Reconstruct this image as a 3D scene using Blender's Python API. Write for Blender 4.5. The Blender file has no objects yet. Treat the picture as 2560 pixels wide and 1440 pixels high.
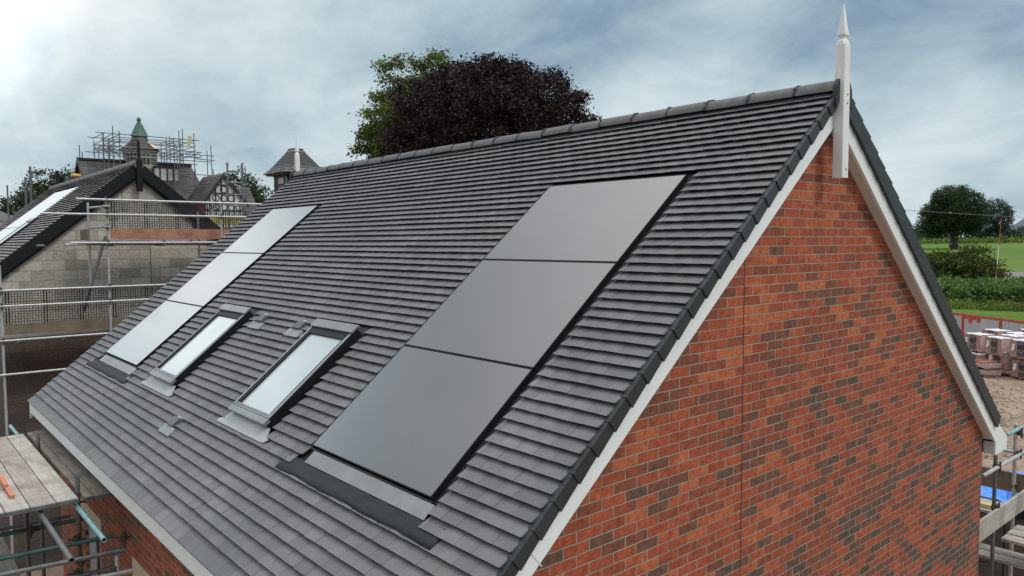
import bpy, math, random
import numpy as np
from mathutils import Vector, Matrix
random.seed(7)
rng = np.random.default_rng(7)
S = bpy.context.scene
COL = S.collection
R = math.radians
# ------------------------------------------------------------------ camera
CAM = Vector((5.602, -2.690, 1.632))
CR = Vector((0.65186344, 0.75832291, -0.00451949))
CU = Vector((-0.04314806, 0.04303936, 0.9981412))
CF = Vector((-0.75710786, 0.65045675, -0.06077595))
FPX = 1889.9
cd = bpy.data.cameras.new('camera'); cam = bpy.data.objects.new('camera', cd); COL.objects.link(cam)
cd.sensor_width = 36; cd.lens = 36 * FPX / 2560; cd.clip_end = 6000; cd.clip_start = .05
cam.matrix_world = Matrix(((CR.x, CU.x, -CF.x, CAM.x), (CR.y, CU.y, -CF.y, CAM.y), (CR.z, CU.z, -CF.z, CAM.z), (0, 0, 0, 1)))
S.camera = cam
def at(x, y, D):
    return CAM + D * (CR * ((x - 1280) / FPX) - CU * ((y - 720) / FPX) + CF)
TH = 0.690934; CT, ST = math.cos(TH), math.sin(TH)
GZ = -5.6
# ------------------------------------------------------------------ node helpers
def nt(name):
    m = bpy.data.materials.new(name); m.use_nodes = True
    t = m.node_tree; b = t.nodes['Principled BSDF']
    return m, t, b
def N(t, typ, **kw):
    n = t.nodes.new(typ)
    for k, v in kw.items():
        if k.startswith('i_'):
            key = k[2:]
            key = int(key) if key.isdigit() else key.replace('_', ' ')
            n.inputs[key].default_value = v
        else: setattr(n, k, v)
    return n
def ramp(t, stops, interp='LINEAR'):
    n = t.nodes.new('ShaderNodeValToRGB'); e = n.color_ramp.elements; n.color_ramp.interpolation = interp
    while len(e) < len(stops): e.new(.5)
    for k, (p, c) in enumerate(stops): e[k].position = p; e[k].color = (*c, 1) if len(c) == 3 else c
    return n
def mixc(t, a, b, f, mode='MIX'):
    n = t.nodes.new('ShaderNodeMix'); n.data_type = 'RGBA'; n.blend_type = mode; L = t.links
    for sock, v in ((n.inputs['Factor'], f), (n.inputs['A'], a), (n.inputs['B'], b)):
        if hasattr(v, 'is_output') or hasattr(v, 'links'): L.new(v, sock)
        else: sock.default_value = v if not isinstance(v, tuple) else ((*v, 1) if len(v) == 3 else v)
    return n.outputs['Result']
def noise(t, scale, detail=4, rough=.55, vec=None, dist=0):
    n = N(t, 'ShaderNodeTexNoise', i_Scale=scale, i_Detail=detail, i_Roughness=rough, i_Distortion=dist)
    if vec is not None: t.links.new(vec, n.inputs['Vector'])
    return n
def pos(t):
    return t.nodes.new('ShaderNodeTexCoord').outputs['Object']
def bump(t, b, h, strength=.3, dist=.01):
    n = N(t, 'ShaderNodeBump', i_Strength=strength, i_Distance=dist)
    t.links.new(h, n.inputs['Height']); t.links.new(n.outputs['Normal'], b.inputs['Normal'])
def simple(name, c1, c2=None, rough=.6, scale=6, metal=0, bmp=.15, spec=.5, bdist=.004, detail=5, stretch=None, island=0):
    m, t, b = nt(name); p = pos(t)
    if stretch:
        mp = N(t, 'ShaderNodeMapping'); mp.inputs['Scale'].default_value = stretch; t.links.new(p, mp.inputs[0]); p = mp.outputs[0]
    n = noise(t, scale, detail, .6, p)
    r = ramp(t, [(.3, c1), (.7, c2 or c1)]); t.links.new(n.outputs[0], r.inputs[0])
    c = r.outputs[0]
    if island:
        g = t.nodes.new('ShaderNodeNewGeometry')
        mr = N(t, 'ShaderNodeMapRange'); mr.inputs['To Min'].default_value = 1 - island; mr.inputs['To Max'].default_value = 1 + island
        t.links.new(g.outputs['Random Per Island'], mr.inputs[0])
        v = N(t, 'ShaderNodeVectorMath', operation='SCALE'); t.links.new(c, v.inputs[0]); t.links.new(mr.outputs[0], v.inputs['Scale']); c = v.outputs[0]
    t.links.new(c, b.inputs['Base Color'])
    b.inputs['Roughness'].default_value = rough; b.inputs['Metallic'].default_value = metal; b.inputs['Specular IOR Level'].default_value = spec
    if bmp: bump(t, b, n.outputs[0], bmp, bdist)
    return m
M = {}
# ---- roof tiles
def tile_mat(name, cs, rough=.62):
    m, t, b = nt(name); p = pos(t); g = t.nodes.new('ShaderNodeNewGeometry')
    r = ramp(t, [(0, cs[0]), (.35, cs[1]), (.7, cs[2]), (1, cs[3])]); t.links.new(g.outputs['Random Per Island'], r.inputs[0])
    n = noise(t, 9, 6, .65, p); r2 = ramp(t, [(.25, (.84, .84, .85)), (.75, (1.12, 1.12, 1.11))]); t.links.new(n.outputs[0], r2.inputs[0])
    c = mixc(t, r.outputs[0], r2.outputs[0], 1.0, 'MULTIPLY')
    n2 = noise(t, 1.1, 3, .5, p); r3 = ramp(t, [(.3, (.85, .86, .88)), (.7, (1.13, 1.11, 1.1))]); t.links.new(n2.outputs[0], r3.inputs[0])
    c = mixc(t, c, r3.outputs[0], 1.0, 'MULTIPLY')
    n4 = noise(t, 26, 2, .5, p); r4 = ramp(t, [(.765, (0, 0, 0)), (.79, (1, 1, 1))]); t.links.new(n4.outputs[0], r4.inputs[0])
    mm = N(t, 'ShaderNodeMath', operation='MULTIPLY', i_1=.6); t.links.new(r4.outputs[0], mm.inputs[0])
    c = mixc(t, c, (.32, .33, .31), mm.outputs[0])
    t.links.new(c, b.inputs['Base Color']); b.inputs['Roughness'].default_value = rough
    n3 = noise(t, 160, 4, .7, p); bump(t, b, n3.outputs[0], .25, .003)
    return m
M['tile'] = tile_mat('grey_tile', [(.118, .118, .121), (.140, .141, .140), (.143, .142, .152), (.165, .164, .170)])
M['tile_b'] = tile_mat('pale_tile', [(.16, .15, .148), (.19, .18, .178), (.205, .195, .19), (.22, .21, .205)])
M['slate'] = tile_mat('old_slate', [(.035, .032, .03), (.05, .046, .043), (.06, .056, .052), (.08, .072, .065)], .5)
M['ridge'] = simple('ridge_tile', (.095, .094, .095), (.145, .143, .142), .65, 14, bmp=.3)
M['mortar_dark'] = simple('dark_union', (.02, .02, .022), (.035, .035, .035), .6, 20)
M['deck'] = simple('black_underlay', (.012, .012, .014), (.02, .02, .022), .7, 8)
M['verge'] = simple('verge_plastic', (.014, .021, .023), (.021, .030, .032), .5, 5, bmp=.08, island=.18)
M['flash'] = simple('rubber_flashing', (.010, .014, .017), (.024, .029, .033), .6, 5, bmp=.6, bdist=.012, stretch=(1, 5, 5), spec=.3)
M['alu'] = simple('grey_aluminium', (.20, .205, .215), (.28, .29, .30), .38, 3, metal=.4, bmp=.04)
M['lead'] = simple('pale_flashing', (.34, .355, .36), (.44, .455, .46), .5, 6, metal=.2, bmp=.15)
M['black'] = simple('black_trim', (.006, .006, .008), (.010, .010, .012), .5, 8, bmp=.05, spec=.25)
M['dgrey'] = simple('dark_grey_trim', (.06, .062, .068), (.09, .092, .1), .4, 5, bmp=.05)
M['upvc'] = simple('white_upvc', (.72, .78, .77), (.79, .84, .83), .38, 1.6, bmp=.03)
M['finial'] = simple('cream_paint', (.66, .68, .66), (.78, .80, .78), .45, 4, bmp=.06, stretch=(4, 4, .6))
M['soffit'] = simple('soffit_board', (.58, .60, .58), (.66, .67, .65), .5, 3, bmp=.03)
M['ventlight'] = simple('vent_plastic', (.20, .215, .215), (.26, .275, .275), .45, 10, bmp=.08)
M['ventdark'] = simple('vent_hood', (.08, .085, .09), (.11, .115, .12), .5, 10, bmp=.08)
# ---- solar glass
def glass_mat(name, base, ior, rough, lines=True):
    m, t, b = nt(name); p = pos(t)
    n = noise(t, 1.3, 3, .5, p)
    r = ramp(t, [(.3, tuple(.86 * c for c in base)), (.7, tuple(1.12 * c for c in base))]); t.links.new(n.outputs[0], r.inputs[0]); c = r.outputs[0]
    if lines:
        sp = N(t, 'ShaderNodeSeparateXYZ'); t.links.new(p, sp.inputs[0])
        w = N(t, 'ShaderNodeTexWave', wave_type='BANDS', bands_direction='Z', i_Scale=19.0, i_Distortion=.3, i_Detail=2); t.links.new(p, w.inputs[0])
        r2 = ramp(t, [(0, (.94, .94, .94)), (.6, (1.02, 1.02, 1.02))]); t.links.new(w.outputs[0], r2.inputs[0])
        c = mixc(t, c, r2.outputs[0], 1.0, 'MULTIPLY')
    n4 = noise(t, 17, 2, .5, p); r4 = ramp(t, [(.77, (0, 0, 0)), (.79, (1, 1, 1))]); t.links.new(n4.outputs[0], r4.inputs[0])
    mm = N(t, 'ShaderNodeMath', operation='MULTIPLY', i_1=.25); t.links.new(r4.outputs[0], mm.inputs[0])
    c = mixc(t, c, (.3, .3, .29), mm.outputs[0])
    t.links.new(c, b.inputs['Base Color']); b.inputs['IOR'].default_value = ior
    n5 = noise(t, 2.2, 4, .6, p); mr = N(t, 'ShaderNodeMapRange'); mr.inputs['To Min'].default_value = rough * .85; mr.inputs['To Max'].default_value = rough * 1.15
    t.links.new(n5.outputs[0], mr.inputs[0]); t.links.new(mr.outputs[0], b.inputs['Roughness'])
    return m
M['pv'] = glass_mat('solar_glass', (.064, .060, .060), 2.3, .17)
for _m in ('pv',):
    _b = M[_m].node_tree.nodes['Principled BSDF']; _b.inputs['Coat Weight'].default_value = .85; _b.inputs['Coat IOR'].default_value = 1.6; _b.inputs['Coat Roughness'].default_value = .18
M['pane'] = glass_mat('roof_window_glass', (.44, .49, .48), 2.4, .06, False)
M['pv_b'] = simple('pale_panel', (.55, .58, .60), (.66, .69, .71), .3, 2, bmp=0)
M['darkglass'] = simple('dark_window_glass', (.02, .022, .025), (.035, .037, .04), .12, 2, bmp=0)
M['greyboard'] = simple('grey_window_board', (.24, .26, .28), (.32, .34, .36), .5, 3, bmp=.05)
# ---- brick
def brick_mat(name, axis, bw, bh, ms, off, cols, mortar, dark=.0, wob=.0055, rough=.85, grad=0):
    m, t, b = nt(name); L = t.links
    p = pos(t); sp = N(t, 'ShaderNodeSeparateXYZ'); L.new(p, sp.inputs[0])
    cb = N(t, 'ShaderNodeCombineXYZ'); L.new(sp.outputs[axis], cb.inputs[0]); L.new(sp.outputs[2], cb.inputs[1])
    ad = N(t, 'ShaderNodeVectorMath', operation='ADD'); ad.inputs[1].default_value = (off[0], off[1], 0); L.new(cb.outputs[0], ad.inputs[0])
    n0 = noise(t, 14, 3, .6, p); s1 = N(t, 'ShaderNodeVectorMath', operation='SUBTRACT'); s1.inputs[1].default_value = (.5, .5, .5); L.new(n0.outputs['Color'], s1.inputs[0])
    s2 = N(t, 'ShaderNodeVectorMath', operation='SCALE'); s2.inputs['Scale'].default_value = wob * 2; L.new(s1.outputs[0], s2.inputs[0])
    ad2 = N(t, 'ShaderNodeVectorMath', operation='ADD'); L.new(ad.outputs[0], ad2.inputs[0]); L.new(s2.outputs[0], ad2.inputs[1])
    br = N(t, 'ShaderNodeTexBrick', i_Scale=1.0, i_Color1=(0, 0, 0, 1), i_Color2=(1, 1, 1, 1), i_Mortar=(.5, .5, .5, 1)); L.new(ad2.outputs[0], br.inputs['Vector'])
    br.inputs['Brick Width'].default_value = bw; br.inputs['Row Height'].default_value = bh
    br.inputs['Mortar Size'].default_value = ms; br.inputs['Mortar Smooth'].default_value = .35; br.inputs['Bias'].default_value = 0
    br.offset = .5; br.offset_frequency = 2; br.squash = 1
    val = br.outputs['Color']
    if dark:
        nl = noise(t, .55, 2, .5, p); sx = N(t, 'ShaderNodeMath', operation='MULTIPLY_ADD', i_1=dark, i_2=-dark * .5); L.new(nl.outputs[0], sx.inputs[0])
        aa = N(t, 'ShaderNodeMath', operation='ADD'); L.new(val, aa.inputs[0]); L.new(sx.outputs[0], aa.inputs[1]); val = aa.outputs[0]
    if grad:   # darker, sootier bricks were laid in the lower courses towards one end
        g1 = N(t, 'ShaderNodeMath', operation='MULTIPLY_ADD', i_1=.065, i_2=grad); L.new(sp.outputs[2], g1.inputs[0])
        g2 = N(t, 'ShaderNodeMath', operation='MULTIPLY_ADD', i_1=-.022); L.new(sp.outputs[axis], g2.inputs[0]); L.new(g1.outputs[0], g2.inputs[2])
        g3 = N(t, 'ShaderNodeMath', operation='ADD'); L.new(val, g3.inputs[0]); L.new(g2.outputs[0], g3.inputs[1]); val = g3.outputs[0]
    nv = noise(t, 9, 5, .65, p); nv2 = N(t, 'ShaderNodeMath', operation='MULTIPLY_ADD', i_1=.80, i_2=-.40); L.new(nv.outputs[0], nv2.inputs[0])
    ns_ = N(t, 'ShaderNodeMath', operation='ADD', use_clamp=True); L.new(val, ns_.inputs[0]); L.new(nv2.outputs[0], ns_.inputs[1]); val = ns_.outputs[0]
    r = ramp(t, cols, 'LINEAR'); L.new(val, r.inputs[0])
    n1 = noise(t, 22, 6, .68, p); r1 = ramp(t, [(.28, (.55, .53, .53)), (.52, (1, 1, 1)), (.78, (1.38, 1.32, 1.28))]); L.new(n1.outputs[0], r1.inputs[0])
    c = mixc(t, r.outputs[0], r1.outputs[0], 1.0, 'MULTIPLY')
    n2 = noise(t, 34, 4, .7, p, .5); r2 = ramp(t, [(.66, (0, 0, 0)), (.76, (1, 1, 1))]); L.new(n2.outputs[0], r2.inputs[0])
    mm = N(t, 'ShaderNodeMath', operation='MULTIPLY', i_1=.36); L.new(r2.outputs[0], mm.inputs[0])
    c = mixc(t, c, tuple(min(1, x * 1.1) for x in mortar), mm.outputs[0])
    n3 = noise(t, 3.0, 4, .6, p); r3 = ramp(t, [(.3, tuple(x * .72 for x in mortar)), (.7, tuple(x * 1.12 for x in mortar))]); L.new(n3.outputs[0], r3.inputs[0])
    c = mixc(t, c, r3.outputs[0], br.outputs['Fac'])
    L.new(c, b.inputs['Base Color']); b.inputs['Roughness'].default_value = rough; b.inputs['Specular IOR Level'].default_value = .25
    iv = N(t, 'ShaderNodeMath', operation='MULTIPLY_ADD', i_1=-1.0, i_2=1.0); L.new(br.outputs['Fac'], iv.inputs[0])
    ms2 = N(t, 'ShaderNodeMath', operation='MULTIPLY_ADD', i_1=.35); L.new(n1.outputs[0], ms2.inputs[0]); L.new(iv.outputs[0], ms2.inputs[2])
    bump(t, b, ms2.outputs[0], .9, .009)
    return m
RED = [(0, (.095, .070, .053)), (.11, (.13, .076, .052)), (.27, (.195, .070, .042)), (.46, (.27, .072, .037)), (.68, (.335, .078, .036)), (.92, (.365, .09, .039)), (.985, (.39, .10, .042)), (1, (.43, .125, .05))]
ZB = -5.6375
def boff(v0, q): return v0 % q
# gable: mortar centre lines z = 1.7039 +- .0375, perpend at y = 2.684
M['brick_y'] = brick_mat('red_brick', 1, .225, .075, .0054, (23.346, 1.8086), RED, (.33, .295, .245), dark=.36, grad=-.31)
M['brick_x'] = brick_mat('red_brick_front', 0, .225, .075, .0052, (45.0, 1.8086), RED, (.34, .31, .26), dark=.3)
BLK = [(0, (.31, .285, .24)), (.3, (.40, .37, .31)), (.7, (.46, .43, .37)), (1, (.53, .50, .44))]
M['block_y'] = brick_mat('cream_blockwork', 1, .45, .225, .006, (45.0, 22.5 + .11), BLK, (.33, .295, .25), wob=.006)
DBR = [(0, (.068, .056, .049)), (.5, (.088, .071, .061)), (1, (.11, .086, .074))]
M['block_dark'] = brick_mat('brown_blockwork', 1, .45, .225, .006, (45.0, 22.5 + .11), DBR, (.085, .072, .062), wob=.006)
M['render'] = simple('stone_render', (.50, .43, .31), (.58, .50, .37), .8, 5)
M['white_plaster'] = simple('white_plaster', (.50, .51, .51), (.62, .63, .62), .8, 5)
M['cream'] = simple('cream_board', (.42, .37, .30), (.52, .47, .39), .75, 4)
# ---- metals / wood
M['tube'] = simple('galvanised_tube', (.36, .38, .39), (.52, .54, .55), .42, 7, metal=.35, bmp=.1, stretch=(2, 2, 2))
M['tube_dark'] = simple('weathered_tube', (.10, .11, .115), (.19, .205, .21), .5, 7, metal=.45, bmp=.12)
M['tube_far'] = simple('far_tube', (.10, .11, .12), (.16, .17, .18), .5, 3, metal=.3, bmp=0)
M['teal'] = simple('teal_painted_tube', (.10, .33, .34), (.30, .47, .47), .45, 9, metal=.2, bmp=.12)
M['green'] = simple('green_painted_tube', (.02, .085, .075), (.05, .13, .12), .5, 9, metal=.2, bmp=.1)
M['clamp'] = simple('rusty_clamp', (.05, .04, .034), (.12, .085, .06), .7, 40, metal=.3)
M['pink'] = simple('pink_cap', (.26, .11, .12), (.34, .16, .17), .5, 20)
def wood(name, c1, c2, c3, st):
    m, t, b = nt(name); p = pos(t); g = t.nodes.new('ShaderNodeNewGeometry')
    mp = N(t, 'ShaderNodeMapping'); mp.inputs['Scale'].default_value = st; t.links.new(p, mp.inputs[0])
    n = noise(t, 5, 7, .7, mp.outputs[0], .6); r = ramp(t, [(.28, c1), (.5, c2), (.72, c3)]); t.links.new(n.outputs[0], r.inputs[0])
    n2 = noise(t, 2.5, 5, .65, p); r2 = ramp(t, [(.35, (.55, .52, .50)), (.55, (1, 1, 1)), (.75, (1.12, 1.12, 1.12))]); t.links.new(n2.outputs[0], r2.inputs[0])
    c = mixc(t, r.outputs[0], r2.outputs[0], .8, 'MULTIPLY')
    n3 = noise(t, 11, 4, .6, p); r3 = ramp(t, [(.66, (0, 0, 0)), (.72, (1, 1, 1))]); t.links.new(n3.outputs[0], r3.inputs[0])
    mm = N(t, 'ShaderNodeMath', operation='MULTIPLY', i_1=.7); t.links.new(r3.outputs[0], mm.inputs[0])
    c = mixc(t, c, (.045, .04, .036), mm.outputs[0])
    t.links.new(c, b.inputs['Base Color']); b.inputs['Roughness'].default_value = .82
    bump(t, b, n.outputs[0], .5, .004)
    return m
M['board'] = wood('weathered_board', (.25, .23, .20), (.40, .375, .335), (.50, .475, .43), (.5, 9, 9))
M['board_pink'] = wood('pinkish_board', (.22, .18, .155), (.33, .285, .25), (.41, .37, .33), (.5, 9, 9))
M['board_dirty'] = wood('dirty_board', (.15, .13, .11), (.25, .22, .185), (.33, .30, .26), (.5, 9, 9))
M['toe_red'] = wood('red_toe_board', (.30, .13, .085), (.40, .19, .125), (.45, .23, .16), (9, .5, 9))
M['toe_brown'] = wood('brown_toe_board', (.125, .098, .066), (.175, .14, .098), (.22, .18, .13), (9, .5, 9))
M['toe_grey'] = wood('grey_toe_board', (.30, .28, .24), (.40, .37, .32), (.48, .45, .39), (9, .5, 9))
M['batten'] = simple('red_batten', (.50, .15, .08), (.60, .22, .13), .75, 20)
M['wire'] = simple('dark_mesh_wire', (.03, .03, .03), (.05, .05, .05), .6, 9, bmp=0)
M['timber'] = simple('black_timber', (.012, .011, .011), (.028, .026, .025), .6, 6, bmp=.2)
M['barge'] = simple('black_bargeboard', (.008, .009, .011), (.014, .015, .017), .65, 4, bmp=.1, spec=.2)
M['copper'] = simple('green_copper', (.03, .085, .068), (.075, .16, .12), .65, 4, bmp=.1)
M['orange'] = simple('orange_sheet', (.60, .26, .03), (.70, .34, .06), .6, 6)
M['yellow'] = simple('yellow_board', (.50, .42, .20), (.62, .55, .32), .6, 6)
M['yellow_m'] = simple('yellow_guard', (.40, .32, .05), (.52, .42, .09), .6, 3)
# ---- ground
def ground_mat():
    m, t, b = nt('site_ground'); L = t.links; p = pos(t)
    def lin(v, k): 
        d = N(t, 'ShaderNodeVectorMath', operation='DOT_PRODUCT'); d.inputs[1].default_value = v; L.new(p, d.inputs[0])
        a = N(t, 'ShaderNodeMath', operation='ADD', i_1=k); L.new(d.outputs['Value'], a.inputs[0]); return a.outputs[0]
    tt = lin((-.31, .951, 0), .31 * CAM.x - .951 * CAM.y)
    ss = lin((.951, .31, 0), -.951 * CAM.x - .31 * CAM.y)
    n = noise(t, .35, 8, .7, p); n2 = noise(t, 5, 6, .75, p); n3 = noise(t, .06, 4, .6, p)
    r = ramp(t, [(.3, (.20, .138, .098)), (.5, (.31, .225, .165)), (.7, (.39, .30, .225))]); L.new(n.outputs[0], r.inputs[0])
    r2 = ramp(t, [(.3, (.6, .6, .6)), (.7, (1.25, 1.25, 1.25))]); L.new(n2.outputs[0], r2.inputs[0])
    dirt = mixc(t, r.outputs[0], r2.outputs[0], .8, 'MULTIPLY')
    g = ramp(t, [(.3, (.075, .135, .024)), (.55, (.115, .185, .038)), (.75, (.175, .225, .065))]); 
    mp = N(t, 'ShaderNodeMapping'); mp.inputs['Scale'].default_value = (.05, .2, 1); L.new(p, mp.inputs[0])
    ng = noise(t, 1, 7, .65, mp.outputs[0]); L.new(ng.outputs[0], g.inputs[0])
    grass = mixc(t, g.outputs[0], r2.outputs[0], .5, 'MULTIPLY')
    wob = N(t, 'ShaderNodeMath', operation='MULTIPLY_ADD', i_1=5.0); L.new(n3.outputs[0], wob.inputs[0]); L.new(tt, wob.inputs[2])
    st = N(t, 'ShaderNodeMapRange'); st.inputs[1].default_value = 66.5; st.inputs[2].default_value = 67.5; L.new(wob.outputs[0], st.inputs[0])
    c = mixc(t, dirt, grass, st.outputs[0])
    # gravel track crossing beyond the hedge
    a1 = N(t, 'ShaderNodeMath', operation='SUBTRACT', i_1=96.5); L.new(wob.outputs[0], a1.inputs[0])
    a2 = N(t, 'ShaderNodeMath', operation='ABSOLUTE'); L.new(a1.outputs[0], a2.inputs[0])
    mr = N(t, 'ShaderNodeMapRange'); mr.inputs[1].default_value = 7.0; mr.inputs[2].default_value = 8.0; mr.inputs[3].default_value = 1; mr.inputs[4].default_value = 0; L.new(a2.outputs[0], mr.inputs[0])
    gt = N(t, 'ShaderNodeMath', operation='GREATER_THAN', i_1=-1.0); L.new(ss, gt.inputs[0])
    mu = N(t, 'ShaderNodeMath', operation='MULTIPLY'); L.new(mr.outputs[0], mu.inputs[0]); L.new(gt.outputs[0], mu.inputs[1])
    rt = ramp(t, [(.3, (.15, .145, .15)), (.7, (.27, .25, .245))]); L.new(n2.outputs[0], rt.inputs[0])
    c = mixc(t, c, rt.outputs[0], mu.outputs[0])
    L.new(c, b.inputs['Base Color']); b.inputs['Roughness'].default_value = .95; b.inputs['Specular IOR Level'].default_value = .1
    bump(t, b, n2.outputs[0], .5, .05)
    return m
M['ground'] = ground_mat()
def leaf_mat(name, cs, rough=.6, sc=.7):
    m, t, b = nt(name); p = pos(t); g = t.nodes.new('ShaderNodeNewGeometry')
    r = ramp(t, [(0, cs[0]), (.45, cs[1]), (1, cs[2])]); t.links.new(g.outputs['Random Per Island'], r.inputs[0])
    n = noise(t, sc, 3, .55, p); r2 = ramp(t, [(.32, (.62, .64, .66)), (.68, (1.32, 1.28, 1.15))]); t.links.new(n.outputs[0], r2.inputs[0])
    c = mixc(t, r.outputs[0], r2.outputs[0], 1.0, 'MULTIPLY'); t.links.new(c, b.inputs['Base Color'])
    b.inputs['Roughness'].default_value = rough; b.inputs['Specular IOR Level'].default_value = .3
    tr = N(t, 'ShaderNodeBsdfTranslucent'); t.links.new(c, tr.inputs['Color'])
    mx = N(t, 'ShaderNodeMixShader', i_Fac=.22); t.links.new(b.outputs[0], mx.inputs[1]); t.links.new(tr.outputs[0], mx.inputs[2])
    t.links.new(mx.outputs[0], t.nodes['Material Output'].inputs[0])
    return m
M['leaf_purple'] = leaf_mat('copper_beech_leaf', [(.012, .009, .010), (.022, .012, .013), (.045, .022, .020)])
M['leaf_lime'] = leaf_mat('lime_leaf', [(.06, .10, .016), (.11, .16, .028), (.17, .215, .05)])
M['leaf_dark'] = leaf_mat('dark_leaf', [(.018, .034, .014), (.03, .052, .02), (.05, .075, .028)])
M['leaf_field'] = leaf_mat('field_tree_leaf', [(.020, .040, .014), (.032, .058, .018), (.055, .085, .025)], sc=.3)
M['leaf_far'] = leaf_mat('far_tree_leaf', [(.03, .05, .04), (.04, .065, .05), (.05, .075, .055)], sc=.2)
M['leaf_bush'] = leaf_mat('bush_leaf', [(.03, .06, .012), (.065, .105, .022), (.14, .16, .03)])
M['leaf_hedge'] = leaf_mat('hedge_leaf', [(.05, .115, .026), (.10, .19, .048), (.16, .26, .07)])
M['leaf_weed'] = leaf_mat('weed_leaf', [(.09, .16, .02), (.15, .22, .035), (.22, .27, .06)])
M['bark'] = simple('bark', (.05, .04, .032), (.10, .085, .07), .9, 4, stretch=(3, 3, .5))
M['film'] = simple('shrink_wrap', (.40, .27, .25), (.62, .49, .47), .35, 7, bmp=.5, bdist=.02)
M['film_top'] = simple('white_wrap_top', (.66, .66, .67), (.80, .80, .81), .4, 3, bmp=.4, bdist=.02)
PK = [(0, (.22, .10, .08)), (.5, (.33, .17, .13)), (1, (.40, .24, .19))]
M['pack'] = simple('packed_bricks', (.32, .15, .115), (.50, .32, .27), .5, 5, bmp=.3, stretch=(1, 1, 14))
M['packlabel'] = simple('black_print', (.018, .022, .026), (.04, .045, .05), .5, 9)
M['paper'] = simple('paper_label', (.75, .75, .74), (.82, .82, .81), .7, 9)
M['pallet'] = simple('pallet_wood', (.26, .12, .085), (.38, .19, .14), .8, 9)
M['orange_brick'] = simple('orange_bricks', (.40, .15, .085), (.50, .22, .13), .85, 14)
M['fence_red'] = simple('red_steel', (.42, .035, .03), (.52, .06, .045), .5, 3)
M['fence_panel'] = simple('hoarding_sheet', (.36, .38, .40), (.50, .52, .54), .5, 1.2)
M['tarp'] = simple('blue_tarpaulin', (.03, .18, .62), (.10, .32, .80), .45, 4, bmp=.5, bdist=.05)
M['pole_red'] = simple('red_pole_paint', (.38, .06, .05), (.45, .09, .07), .5, 3)
M['pole_white'] = simple('white_pole_paint', (.68, .68, .66), (.76, .76, .74), .5, 3)
M['hill'] = simple('hill_wood', (.07, .10, .12), (.10, .13, .15), .9, .05)
# ------------------------------------------------------------------ mesh helpers
class MB:
    def __init__(s): s.v = []; s.f = []; s.sm = []
    def add(s, vs, fs, smooth=False):
        o = len(s.v); s.v += [tuple(x) for x in vs]; s.f += [tuple(i + o for i in f) for f in fs]; s.sm += [smooth] * len(fs)
    def box(s, lo, hi, tf=None):
        x0, y0, z0 = lo; x1, y1, z1 = hi
        vs = [(x0, y0, z0), (x1, y0, z0), (x1, y1, z0), (x0, y1, z0), (x0, y0, z1), (x1, y0, z1), (x1, y1, z1), (x0, y1, z1)]
        if tf: vs = [tf(*q) for q in vs]
        s.add(vs, [(3, 2, 1, 0), (4, 5, 6, 7), (0, 1, 5, 4), (1, 2, 6, 5), (2, 3, 7, 6), (3, 0, 4, 7)])
    def obox(s, c, ax, ay, az):   # centre and half-axis vectors
        c, ax, ay, az = Vector(c), Vector(ax), Vector(ay), Vector(az)
        s.box((-1, -1, -1), (1, 1, 1), lambda x, y, z: c + ax * x + ay * y + az * z)
    def tube(s, p0, p1, r, n=10, r1=None, hollow=False):
        p0, p1 = Vector(p0), Vector(p1); d = (p1 - p0).normalized(); r1 = r if r1 is None else r1
        a = d.orthogonal().normalized(); b = d.cross(a)
        ring = [(a * math.cos(2 * math.pi * k / n) + b * math.sin(2 * math.pi * k / n)) for k in range(n)]
        vs = [p0 + q * r for q in ring] + [p1 + q * r1 for q in ring]
        fs = [(k, (k + 1) % n, n + (k + 1) % n, n + k) for k in range(n)]
        s.add(vs, fs, True)
        if hollow:
            for p, q, sg in ((p0, r, 1), (p1, r1, -1)):
                i = [p + u * q * .82 for u in ring]; j = [p + u * q * .82 + d * sg * .12 for u in ring]; o = [p + u * q for u in ring]
                s.add(o + i + j, [(k, (k + 1) % n, n + (k + 1) % n, n + k) for k in range(n)] + [(n + k, n + (k + 1) % n, 2 * n + (k + 1) % n, 2 * n + k) for k in range(n)] + [tuple(2 * n + k for k in range(n))])
        else:
            s.add([p0 + q * r for q in ring], [tuple(range(n))[::-1]]); s.add([p1 + q * r1 for q in ring], [tuple(range(n))])
    def prism(s, poly, tf, d0, d1):   # poly 2-D, extruded between d0 and d1, tf(a,b,d)
        n = len(poly); vs = [tf(a, b, d0) for a, b in poly] + [tf(a, b, d1) for a, b in poly]
        s.add(vs, [tuple(range(n)), tuple(range(2 * n - 1, n - 1, -1))] + [(k, k + n, (k + 1) % n + n, (k + 1) % n) for k in range(n)])
    def lathe(s, prof, c, n=16, smooth=True, rot=0):
        c = Vector(c); vs = []
        for r, z in prof: vs += [c + Vector((r * math.cos(2 * math.pi * k / n + rot), r * math.sin(2 * math.pi * k / n + rot), z)) for k in range(n)]
        fs = [(i * n + k, i * n + (k + 1) % n, (i + 1) * n + (k + 1) % n, (i + 1) * n + k) for i in range(len(prof) - 1) for k in range(n)]
        s.add(vs, fs, smooth)
    def build(s, name, mat, parent=None, bevel=0):
        off = parent.get('_o', (0, 0, 0)) if parent is not None else (0, 0, 0)
        off = Vector(off)
        me = bpy.data.meshes.new(name); me.from_pydata([tuple(Vector(v) - off) for v in s.v], [], s.f)
        me.polygons.foreach_set('use_smooth', s.sm); me.update()
        import bmesh
        bm = bmesh.new(); bm.from_mesh(me); bmesh.ops.recalc_face_normals(bm, faces=bm.faces)
        bm.to_mesh(me); bm.free()
        me.materials.append(mat if not isinstance(mat, str) else M[mat])
        o = bpy.data.objects.new(name, me); COL.objects.link(o)
        if parent is not None: o.parent = parent; o['_o'] = tuple(off)
        if bevel:
            b = o.modifiers.new('bevel', 'BEVEL'); b.width = bevel; b.segments = 2; b.limit_method = 'ANGLE'
        return o
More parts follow.
